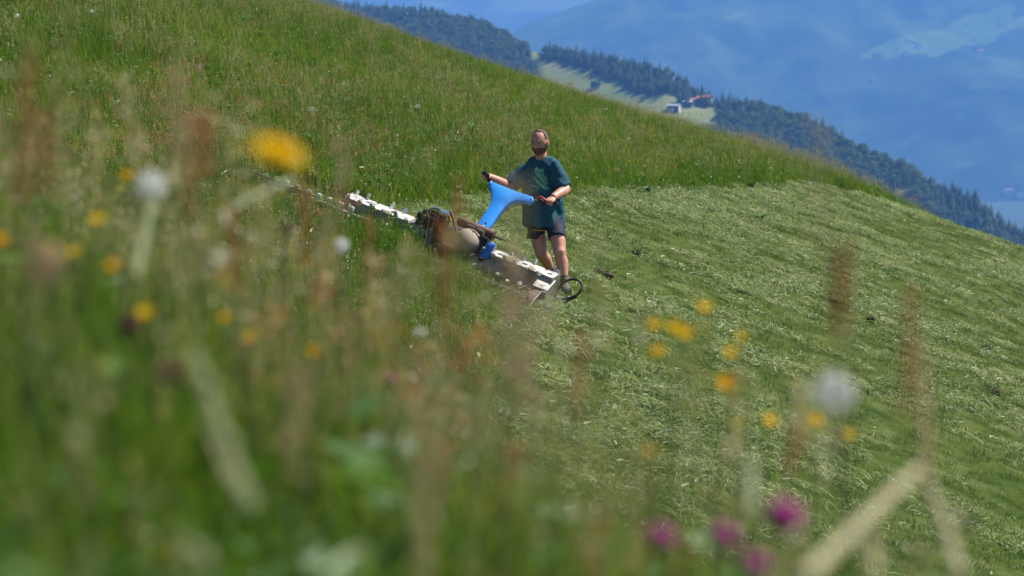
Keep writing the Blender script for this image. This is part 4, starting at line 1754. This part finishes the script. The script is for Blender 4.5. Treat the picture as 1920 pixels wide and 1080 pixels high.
for px, py, D, s, mat, lab in (
        (1323, 578, 3.1, .020, 'yellow', 'topmost yellow flower of the cluster over the mown swath'),
        (1228, 610, 3.1, .018, 'yellow', 'pale yellow flower, leftmost upper one of the cluster'),
        (1268, 616, 3.0, .022, 'yellow', 'yellow flower, left half of the merged pair in the middle of the cluster'),
        (1290, 626, 3.0, .022, 'yellow', 'yellow flower, right half of the merged pair in the middle of the cluster'),
        (1238, 659, 3.1, .021, 'yellow', 'yellow flower below the merged pair, lowest left of the cluster'),
        (1393, 632, 3.2, .015, 'yellow', 'dim yellow flower at the upper right of the cluster'),
        (1372, 663, 3.1, .020, 'yellow', 'yellow flower between the dim one and the bright orange one'),
        (1363, 720, 2.9, .024, 'orange', 'brightest orange yellow flower on the right half of the meadow'),
        (1445, 790, 3.0, .019, 'yellow', 'yellow flower lower left of the large white seed head'),
        (1529, 790, 3.0, .024, 'yellow', 'yellow flower directly under the large white seed head'),
        (1594, 815, 3.1, .018, 'yellow', 'small yellow flower lower right of the large white seed head'),
        (1383, 794, 3.2, .013, 'yellow', 'faint yellow flower left of the one beside the seed head'),
        (1222, 845, 2.5, .017, 'orange', 'dull brownish orange flower at the edge of the standing grass')):
    flower('cup', px, py, D, s, lab, OG, 'yellow_flower', 'flower', mat, (U(-.2, .2), -.6, .8))

SG = 'white seed heads in the grass'
flower('clock', 283, 349, 2.6, .036, 'white dandelion seed head on a bent pale stem left of the mower', SG, 'seed_head', 'seed head', 'seed', lean=(-.03, .03), sr=.0022)
flower('clock', 1565, 736, 2.2, .044, 'largest white dandelion seed head, right half above the mown grass', SG, 'seed_head', 'seed head', 'seed', sr=.0020)
flower('clock', 640, 461, 4.6, .034, 'small white seed head below the left roller of the mower', SG, 'seed_head', 'seed head', 'seed')
flower('umbel', 785, 623, 4.2, .030, 'small flat white flower head in the green grass below the engine', SG, 'seed_head', 'seed head', 'white')
flower('clock', 82, 492, 2.0, .042, 'very blurred dim seed head near the left edge below the yellow pair', SG, 'seed_head', 'seed head', 'panicle')

CG = 'clover heads in the grass'
for px, py, D, s, mat, lab in (
        (1471, 972, 1.75, .028, 'purple', 'largest and brightest purple clover head at the bottom'),
        (1240, 1010, 1.75, .021, 'purple', 'purple clover head furthest from the pale diagonal stalk at the bottom'),
        (1357, 1008, 1.75, .021, 'purple', 'purple clover head between the largest one and its dimmer neighbour'),
        (1415, 1062, 1.65, .020, 'purple', 'purple clover head half cut by the bottom edge'),
        (244, 612, 2.2, .023, 'dusky', 'dusky pink clover head under a yellow flower at the left'),
        (318, 700, 2.0, .024, 'dusky', 'dark dusky clover head low in the blurred grass left of the long pale blade'),
        (733, 712, 3.0, .014, 'purple', 'tiny purple clover head in the grass under the mower'),
        (541, 432, 3.4, .016, 'dusky', 'small dusky pink clover head left of the sorrel below the cutter bar')):
    flower('clover', px, py, D, s, lab, CG, 'clover', 'clover', mat)

RG = 'reddish sorrel plumes'
for px, py, D, wd, ln, mat, dn, tl, lab in (
        (1576, 545, 1.9, .022, .058, 'sorrel', 320, .0, 'solid reddish brown sorrel plume standing before the mown slope above the seed head'),
        (1702, 665, 2.0, .012, .10, 'sorrel', 144, .05, 'thin dark red sorrel plume right of the solid one'),
        (48, 245, 2.1, .020, .12, 'sorrel', 272, .08, 'tall orange brown sorrel plume at the upper left edge'),
        (84, 285, 2.4, .016, .07, 'sorrel', 176, .0, 'shorter sorrel plume right of the tall one at the left edge'),
        (118, 150, 1.8, .016, .14, 'culm', 90, .05, 'faint greenish plume rising highest at the left'),
        (388, 272, 3.0, .018, .07, 'sorrel', 192, .0, 'reddish sorrel plume left of the largest yellow flower'),
        (362, 310, 2.4, .024, .10, 'sorrel', 192, .05, 'wide faint sorrel plume right of the white seed head'),
        (438, 470, 2.8, .020, .09, 'sorrel', 224, -.05, 'reddish plume between the bent bract and the clover below the cutter bar'),
        (335, 235, 2.2, .022, .10, 'panicle', 100, .0, 'pale brownish plume above the white seed head'),
        (690, 470, 4.0, .020, .10, 'sorrel', 192, .1, 'rusty sorrel plume just right of the small seed head'),
        (832, 505, 2.6, .028, .10, 'sorrel', 304, -.03, 'rusty sorrel plume in front of the mower engine'),
        (858, 400, 2.8, .014, .07, 'sorrel', 112, .0, 'faint thin red plume crossing the engine top'),
        (800, 880, 1.35, .030, .12, 'panicle', 190, .05, 'broad brown blurred plume low in the middle'),
        (962, 470, 2.2, .024, .13, 'panicle', 70, .02, 'thin olive plume crossing the shorts and the near roller'),
        (948, 590, 1.9, .045, .09, 'panicle', 170, .05, 'dense beige grass plume in front of the near roller'),
        (985, 660, 1.8, .050, .08, 'panicle', 200, -.1, 'widest pinkish beige plume below the near roller end'),
        (1085, 705, 2.8, .018, .10, 'sorrel', 176, .05, 'reddish plume at the edge of the mown grass below the hose'),
        (985, 385, 2.1, .016, .04, 'culm', 14, .0, 'very faint olive plume crossing the shirt print'),
        (570, 420, 3.0, .018, .09, 'sorrel', 144, .0, 'thin reddish plume over the middle of the cutter bar'),
        (1490, 840, 2.4, .026, .05, 'sorrel', 128, .2, 'low faint red plume under the yellow flowers at the right'),
        (745, 540, 2.3, .034, .06, 'culm', 120, .0, 'soft pale green plume below the engine and left of the rusty one'),
        (640, 330, 2.6, .026, .07, 'panicle', 60, .0, 'dim brownish plume on the slope between the largest flower and the engine'),
        (60, 590, 1.8, .034, .08, 'culm', 130, .0, 'pale olive plume low at the left edge under the very blurred seed head'),
        (655, 690, 2.2, .030, .07, 'culm', 120, .1, 'pale olive plume right of the small orange yellow flower'),
        (555, 800, 1.6, .036, .07, 'panicle', 130, .0, 'soft tan plume between the long pale blade and the broad brown plume'),
        (150, 820, 1.5, .040, .08, 'culm', 130, .0, 'pale olive plume in the blurred lower left corner'),
        (905, 790, 1.7, .030, .08, 'culm', 110, -.1, 'pale greenish plume right of the broad brown plume'),
        (1120, 610, 2.5, .020, .07, 'culm', 60, .0, 'thin olive plume right of the hydraulic hose'),
        (1200, 930, 1.7, .032, .06, 'culm', 120, .0, 'pale olive plume left of the purple clovers'),
        (1540, 345, 1.9, .016, .10, 'panicle', 35, .0, 'barely visible plume top before the mown crest')):
    plume(px, py, D, wd, ln, lab, RG, mat, dn, tilt=tl)

# pale dry stalks and blades
def SP_(px0, py0, D0, px1, py1, D1):
    return P(px0, py0, D0), P(px1, py1, D1)


PG = 'pale dry stalks in the foreground'
stalk(*SP_(252, 520, 2.45, 286, 372, 2.6), .0058, .0042, 'pale bent stem right under the left white seed head', 'blade_pale', group=PG)
stalk(*SP_(470, 950, 1.5, 362, 655, 1.75), .0050, .0034, 'long pale grass blade leaning left in the blurred lower left', 'blade_pale', 'grass_blade', 'grass blade', PG, True)
stalk(*SP_(438, 918, 1.9, 392, 815, 2.0), .0016, .0012, 'fine sharp pale straw beside the long leaning blade', 'stem_pale', group=PG)
stalk(*SP_(1405, 960, 2.0, 1404, 862, 2.05), .0050, .0046, 'short upright pale stalk above the purple clover', 'blade_pale', group=PG)
stalk(*SP_(1505, 1085, 1.6, 1735, 868, 2.05), .0060, .0046, 'thick pale straw stalk lying diagonally in the lower right', 'stem_pale', group=PG)
stalk(*SP_(1800, 1085, 1.9, 1728, 880, 2.1), .0058, .0040, 'pale bent stalk crossing the top of the diagonal straw', 'stem_pale', group=PG)
stalk(*SP_(1640, 1075, 1.8, 1616, 985, 1.9), .0034, .0030, 'short thin pale stalk under the diagonal straw', 'stem_pale', group=PG)
stalk(*SP_(428, 396, 2.9, 546, 338, 3.0), .0042, .0034, 'pale greenish stalk slanting below the largest yellow flower', 'blade_pale', group=PG)
stalk(*SP_(392, 512, 2.35, 418, 484, 2.4), .0085, .0055, 'short cream bract bent over a yellow flower', 'stem_pale', 'pale_bract', 'bract', PG, True)
stalk(*SP_(395, 1065, 1.4, 335, 1030, 1.45), .0050, .0040, 'pale blade lying low near the bottom left', 'blade_pale', 'grass_blade', 'grass blade', PG, True)
stalk(*SP_(1735, 905, 2.0, 1722, 640, 2.1), .0034, .0022, 'dim upright brown stalk rising to the thin dark red plume', 'panicle', group=PG)
stalk(*SP_(1090, 850, 2.0, 1150, 640, 2.3), .0030, .0016, 'faint green blade before the mown grass edge', 'grass', 'grass_blade', 'grass blade', PG, True)

# ------------------------------------------------------------------ broad-leaved plants and small flowers further up the slope
def dock(px, py, h, n, lab, white=0, spread=.5):
    g = ground_hit(px, py + 4)
    g = Vector((g.x, g.y, gz(g.x, g.y)))
    root = empty('dock_plant', g, lab, 'plant', 'broad leaved plants on the slope')
    me_t = None
    for k in range(n):
        th = U(0, 6.283)
        l = h * U(.6, 1.1)
        t = Tuft()
        d = Vector((math.cos(th), math.sin(th), 0))
        o = 0
        side = Vector((-d.y, d.x, 0))
        seg = 6
        sp = U(.2, spread * 1.6)
        for i in range(seg + 1):
            q = i / seg
            c = g + d * (.02 + sp * l * q ** 1.5) + Vector((0, 0, l * (q - .38 * q * q * (1 + sp * .4))))
            wd = l * .20 * math.sin(math.pi * min(1, .06 + .94 * q) ** .8) + .006
            t.v += [c - side * wd + Vector((0, 0, wd * .35)), c, c + side * wd + Vector((0, 0, wd * .35))]
            t.t += [.2 + .6 * R()] * 3
        for i in range(seg):
            a = 3 * i
            t.f += [(a, a + 1, a + 4, a + 3), (a + 1, a + 2, a + 5, a + 4)]
            t.m += [0, 0]
        tuft_part(t, 'leaf', [M['white'] if k < white else M['dock']], root)


dock(712, 70, .42, 12, 'dark dock plant near the crest of the slope above the cutter bar')
dock(905, 158, .32, 10, 'dark dock plant on the slope up and left of the man')
dock(1340, 340, .34, 9, 'dark dock plant at the mown edge, nearer to the man', 0)
dock(1407, 352, .26, 9, 'low dock plant with one pale leaf at the mown edge', 1)
dock(1425, 412, .20, 12, 'dark leafy clump left lying on the mown slope', 0, .9)
dock(1500, 375, .16, 9, 'small dark leafy clump on the mown crest', 0, .9)
dock(1215, 362, .17, 9, 'small leafy clump in the mown strip right of the man', 0, .9)


def small_flower(kind, px, py, s, mat, lab, h=.36, gp='small flowers far up the slope'):
    p = ground_hit(px, py)
    # bring the head to the ray: step back until the ground is h below
    D = p.y
    while D > 6 and P(px, py, D).z - gz(P(px, py, D).x, D) < h:
        D -= .2
    q = P(px, py, D)
    flower(kind, px, py, D, s, lab, gp, 'meadow_flower', 'flower', mat, (0, -.7, .6), lean=(.0, .02), sr=.003, at=q)


for a in (('ray', 238, 33, .045, 'yellow', 'small yellow flower near the top left, between two white dots'),
          ('ray', 536, 153, .050, 'yellow', 'bright small yellow flower on the slope above the largest blurred one'),
          ('ray', 283, 125, .035, 'yellow', 'small yellow flower beside a dry grass tuft on the upper left slope'),
          ('ray', 620, 249, .040, 'yellow', 'small yellow flower right of the largest blurred one'),
          ('ray', 1227, 254, .060, 'yellow', 'yellow flower on the slope just under the farmhouse'),
          ('ray', 1179, 302, .045, 'yellow', 'yellow flower on the slope right of the head of the man'),
          ('ray', 1210, 311, .040, 'yellow', 'yellow flower low on the slope next to the mown strip'),
          ('ray', 1281, 303, .040, 'yellow', 'small yellow flower halfway between the man and the end of the standing grass'),
          ('ray', 1297, 281, .035, 'orange', 'tiny orange flower on the slope below the red roofs'),
          ('ray', 1341, 254, .055, 'orange', 'orange flower on the skyline right of the red roofs'),
          ('clock', 32, 29, .055, 'seed', 'white seed head near the top left corner of the slope'),
          ('clock', 172, 21, .050, 'seed', 'white seed head at the top edge right of the corner one'),
          ('umbel', 375, 126, .09, 'white', 'pale flat flower head on the upper left slope'),
          ('umbel', 645, 157, .07, 'white', 'pale flat flower head below the skyline dock plant'),
          ('umbel', 783, 199, .09, 'white', 'pale flat flower head left of the man, halfway up the slope'),
          ('umbel', 1136, 204, .06, 'white', 'white flower head near the skyline between the man and the farmhouse'),
          ('umbel', 1179, 260, .07, 'white', 'white flower head right of the head of the man'),
          ('umbel', 1157, 318, .09, 'panicle', 'pale pinkish flower head beside the shoulder of the man'),
          ('umbel', 585, 205, .08, 'white', 'pale flower cluster above and right of the largest blurred flower'),
          ('umbel', 860, 350, .05, 'white', 'small white flower head in front of the far hand')):
    small_flower(*a)

# clods of earth on the mown slope
M['soil'] = plain('dark_earth', (.045, .036, .020), .95, 0, .4, 14, .8, 30)
for px, py, w_, lab in ((1128, 521, .26, 'dark earth clod on the mown ground right of the boot'), (1195, 482, .15, 'small dark clod up the slope behind the man'),
                        (1848, 660, .19, 'dark clod near the right edge, upper of two'), (1860, 737, .20, 'dark clod near the right edge, lower of two'), (1632, 606, .14, 'small dark clod right of the red plume')):
    g = ground_hit(px, py)
    w = MB()
    c = Vector((g.x, g.y, gz(g.x, g.y) + .02))
    w.ball(c, (w_ * .42, w_ * .28, .03 + w_ * .07), (ex, ey, nn), 22, 12)
    w.ball(c + ex * w_ * .35 - ey * .05, (w_ * .25, w_ * .2, .04 + w_ * .06), (ex, ey, nn), 16, 10)
    for i, v in enumerate(w.v):
        w.v[i] = v + (v - c) * .5 * noise.noise(v * 14) + Vector((0, 0, .02 * noise.noise(v * 30)))
    root = empty('earth_clod', c, lab, 'clod', 'clods on the mown slope')
    w.build('soil', M['soil'], root)
    t = Tuft()
    for k in range(60):
        th = U(0, 6.283)
        t.blade(c + Vector((math.cos(th) * w_ * U(.2, .6), math.sin(th) * w_ * U(.2, .5), U(-.02, .04))), U(0, 6.283), U(.05, .13), U(.3, 1.2), .006, R(), 3)
    tuft_part(t, 'grass_tuft', [M['stubble']], root)

# ------------------------------------------------------------------ houses on the spur and beyond
M['wall_white'] = plain('white_plaster', (.72, .70, .66), .9, 0, .06, 1)
M['timber'] = plain('dark_timber', (.045, .030, .022), .9, 0, .3, 2)
M['roof_pale'] = plain('pale_sheet_roof', (.42, .43, .46), .5, .2, .1, 1)
M['roof_red'] = plain('red_tile_roof', (.38, .12, .08), .9, 0, .2, 2)
M['roof_dark'] = plain('dark_shingle_roof', (.08, .06, .055), .9, 0, .2, 2)
M['pane'] = plain('window_dark', (.03, .035, .045), .2)
M['ochre'] = plain('ochre_plaster', (.52, .30, .18), .9, 0, .1, 1)


def house(px, py, fn, d0, d1, step, wid, dep, hgt, wall, roof, lab, group, name='house', cat='house', rot=0.2, upper=None, annex=None, pitch=.38, win=True):
    p = ground_hit(px, py, fn, d0, d1, step)
    p.z = fn(p.x, p.y)
    ca, sa = math.cos(rot), math.sin(rot)
    ax = (Vector((ca, sa, 0)), Vector((-sa, ca, 0)), UP)
    root = empty(name, p, lab, cat, group)
    at = lambda x, y, z: p + ax[0] * x + ax[1] * y + ax[2] * z
    w = MB()
    hw_ = hgt * (.5 if upper else 1.0)
    w.box(at(0, 0, hw_ / 2 - 2), (wid, dep, hw_ + 4), ax)
    wl = w.build('wall', M[wall], root, smooth=False)
    rise = dep / 2 * pitch
    if upper:
        w = MB()
        w.box(at(0, 0, hw_ + (hgt - hw_) / 2), (wid + .4, dep + .4, hgt - hw_ - .02), ax)
        w.build('timber_storey', M[upper], root, smooth=False)
    w = MB()   # gable ends
    for s in (-1, 1):
        x = s * (wid / 2 - .1)
        vs = [at(x, -dep / 2, hgt), at(x, dep / 2, hgt), at(x, 0, hgt + rise), at(x - s * .3, -dep / 2, hgt), at(x - s * .3, dep / 2, hgt), at(x - s * .3, 0, hgt + rise)]
        w.add(vs, [(0, 1, 2), (5, 4, 3), (0, 3, 4, 1), (1, 4, 5, 2), (2, 5, 3, 0)])
    w.build('gable', M[upper or wall], root, smooth=False)
    w = MB()
    e = .9
    for s in (-1, 1):
        lo, hi = at(0, s * (dep / 2 + e), hgt - e * pitch + .15), at(0, 0, hgt + rise + .15)
        t_ = hi - lo
        n_ = ax[0].cross(t_).normalized()
        w.box((lo + hi) / 2, (wid + 2 * e, t_.length, .25), (ax[0], t_.normalized(), n_))
    rf = w.build('roof', M[roof], root, smooth=False)
    if win:
        w = MB()
        w.box(at(wid * .25, dep * .15, hgt + rise + .6), (.8, .8, 1.6), ax)
        w.build('chimney', M['wall_white'], rf, smooth=False)
        nw = max(2, int(wid / 4))
        for i in range(nw):
            w = MB()
            w.box(at(-wid / 2 + wid * (i + .5) / nw, -dep / 2 - .25, hgt * .55 + .5), (1.1, .12, 1.3), ax)
            w.build('window', M['pane'], root, smooth=False)
    if annex:
        for (x, y, a, b_, c, mt) in annex:
            w = MB()
            w.box(at(x, y, c / 2 - 1), (a, b_, c + 2), ax)
            w.build('annex_wall', M[mt], root, smooth=False)
    return root


rz = lambda x, y: float(ridge_z(np.array([x]), np.array([y]))[0])
mz = lambda x, y: float(max(mount_z(np.array([x]), np.array([y]))[0], -305))
fg = 'farm buildings on the ridge meadow'
house(1264, 208, rz, 1500, 2400, 2, 10.5, 5.5, 3.8, 'timber', 'roof_pale', 'long dark timber barn with a pale sheet roof on the ridge meadow', fg, 'farmhouse', 'farmhouse', -.55,
      annex=[(5.4, -.9, .6, 3.6, 3.6, 'wall_white'), (.3, -2.9, 1.8, .6, 1.8, 'wall_white')], win=False)
house(1290, 199, rz, 1500, 2400, 2, 6.5, 6, 3.2, 'timber', 'roof_pale', 'low shed with a pale roof just right of the long barn', fg, 'shed', 'shed', -.25, win=False)
house(1298, 195, rz, 1500, 2400, 2, 3.5, 4, 3.6, 'ochre', 'roof_red', 'small ochre hut behind the low shed', fg, 'hut', 'hut', .1, win=False)
house(1317, 194, rz, 1500, 2400, 2, 9.5, 8, 4.2, 'timber', 'roof_red', 'dark walled house with a long red roof between the hut and the white house', fg, 'house', 'house', .1)
house(1327, 194, rz, 1500, 2400, 2, 6.0, 8, 5.0, 'wall_white', 'roof_red', 'white house with a red roof at the end of the farm row', fg, 'house', 'house', -.5)
house(1335, 191, rz, 1500, 2400, 2, 5.5, 5, 2.6, 'wall_white', 'roof_pale', 'low white outbuilding at the far right of the farm row', fg, 'outbuilding', 'outbuilding', -.3, win=False)
house(1012, 80, rz, 1500, 2500, 2, 5.5, 5, 4.0, 'wall_white', 'roof_red', 'tiny white house among the trees on the ridge line', 'lone houses in the ridge forest', 'house', 'house', .2, win=False)
house(693, 7, rz, 1500, 2600, 2, 6.0, 5, 4.5, 'wall_white', 'roof_red', 'tiny white house at the top edge of the picture', 'lone houses in the ridge forest', 'house', 'house', .2, win=False)
for px, py, w_, lab in ((1700, 102, 17, 'pale house at the lower rim of the high mountain pasture'), (1722, 92, 18, 'pale house in the middle of the high mountain pasture'), (1879, 46, 16, 'pale house at the upper end of the high mountain pasture'),
                        (1838, 99, 22, 'long pale house below the high mountain pasture'), (1814, 93, 15, 'pale house left of the long one below the pasture'), (1637, 152, 12, 'lone pinkish house in the forest below the pasture'),
                        (1890, 361, 22, 'white house in the valley village, left one'), (1912, 369, 18, 'white house in the valley village, right one near the picture edge'), (1828, 77, 12, 'small pale house between the upper and the middle one on the pasture')):
    house(px, py, mz, 4500, 7600, 6, w_, 10, 7, 'wall_white', 'roof_dark' if w_ < 20 else 'roof_red', lab, 'houses on the far mountainside', 'house', 'house', U(-.4, .4), win=False)


def tree(px, py, fn, h, r, lab, d0, d1, step):
    p = ground_hit(px, py, fn, d0, d1, step)
    p.z = fn(p.x, p.y)
    root = empty('tree', p, lab, 'tree', 'trees on the ridge meadow')
    w = MB()
    w.tube([p - UP, p + UP * h * .5], [.35, .15], n=7)
    w.build('trunk', M['bark'], root)
    t = Tuft()
    for _ in range(8):
        c = p + Vector((U(-1, 1) * r * .7, U(-1, 1) * r * .6, h * U(.25, .8)))
        for k in range(40):
            d = Vector((random.gauss(0, 1), random.gauss(0, 1), random.gauss(.2, 1))).normalized()
            t.leaf(c + d * r * U(.35, .55), (U(-1, 1), U(-1, 1), U(-.6, .6)), d, U(.8, 1.4), U(.8, 1.2), R() * .4)
    tuft_part(t, 'crown', [M['broadleaf']], root)


tree(1112, 165, rz, 6, 2.6, 'dark tree alone in the pale ridge meadow, left one of the pair', 1500, 2400, 2)
tree(1120, 166, rz, 6, 3.2, 'dark tree alone in the pale ridge meadow, right one of the pair', 1500, 2400, 2)
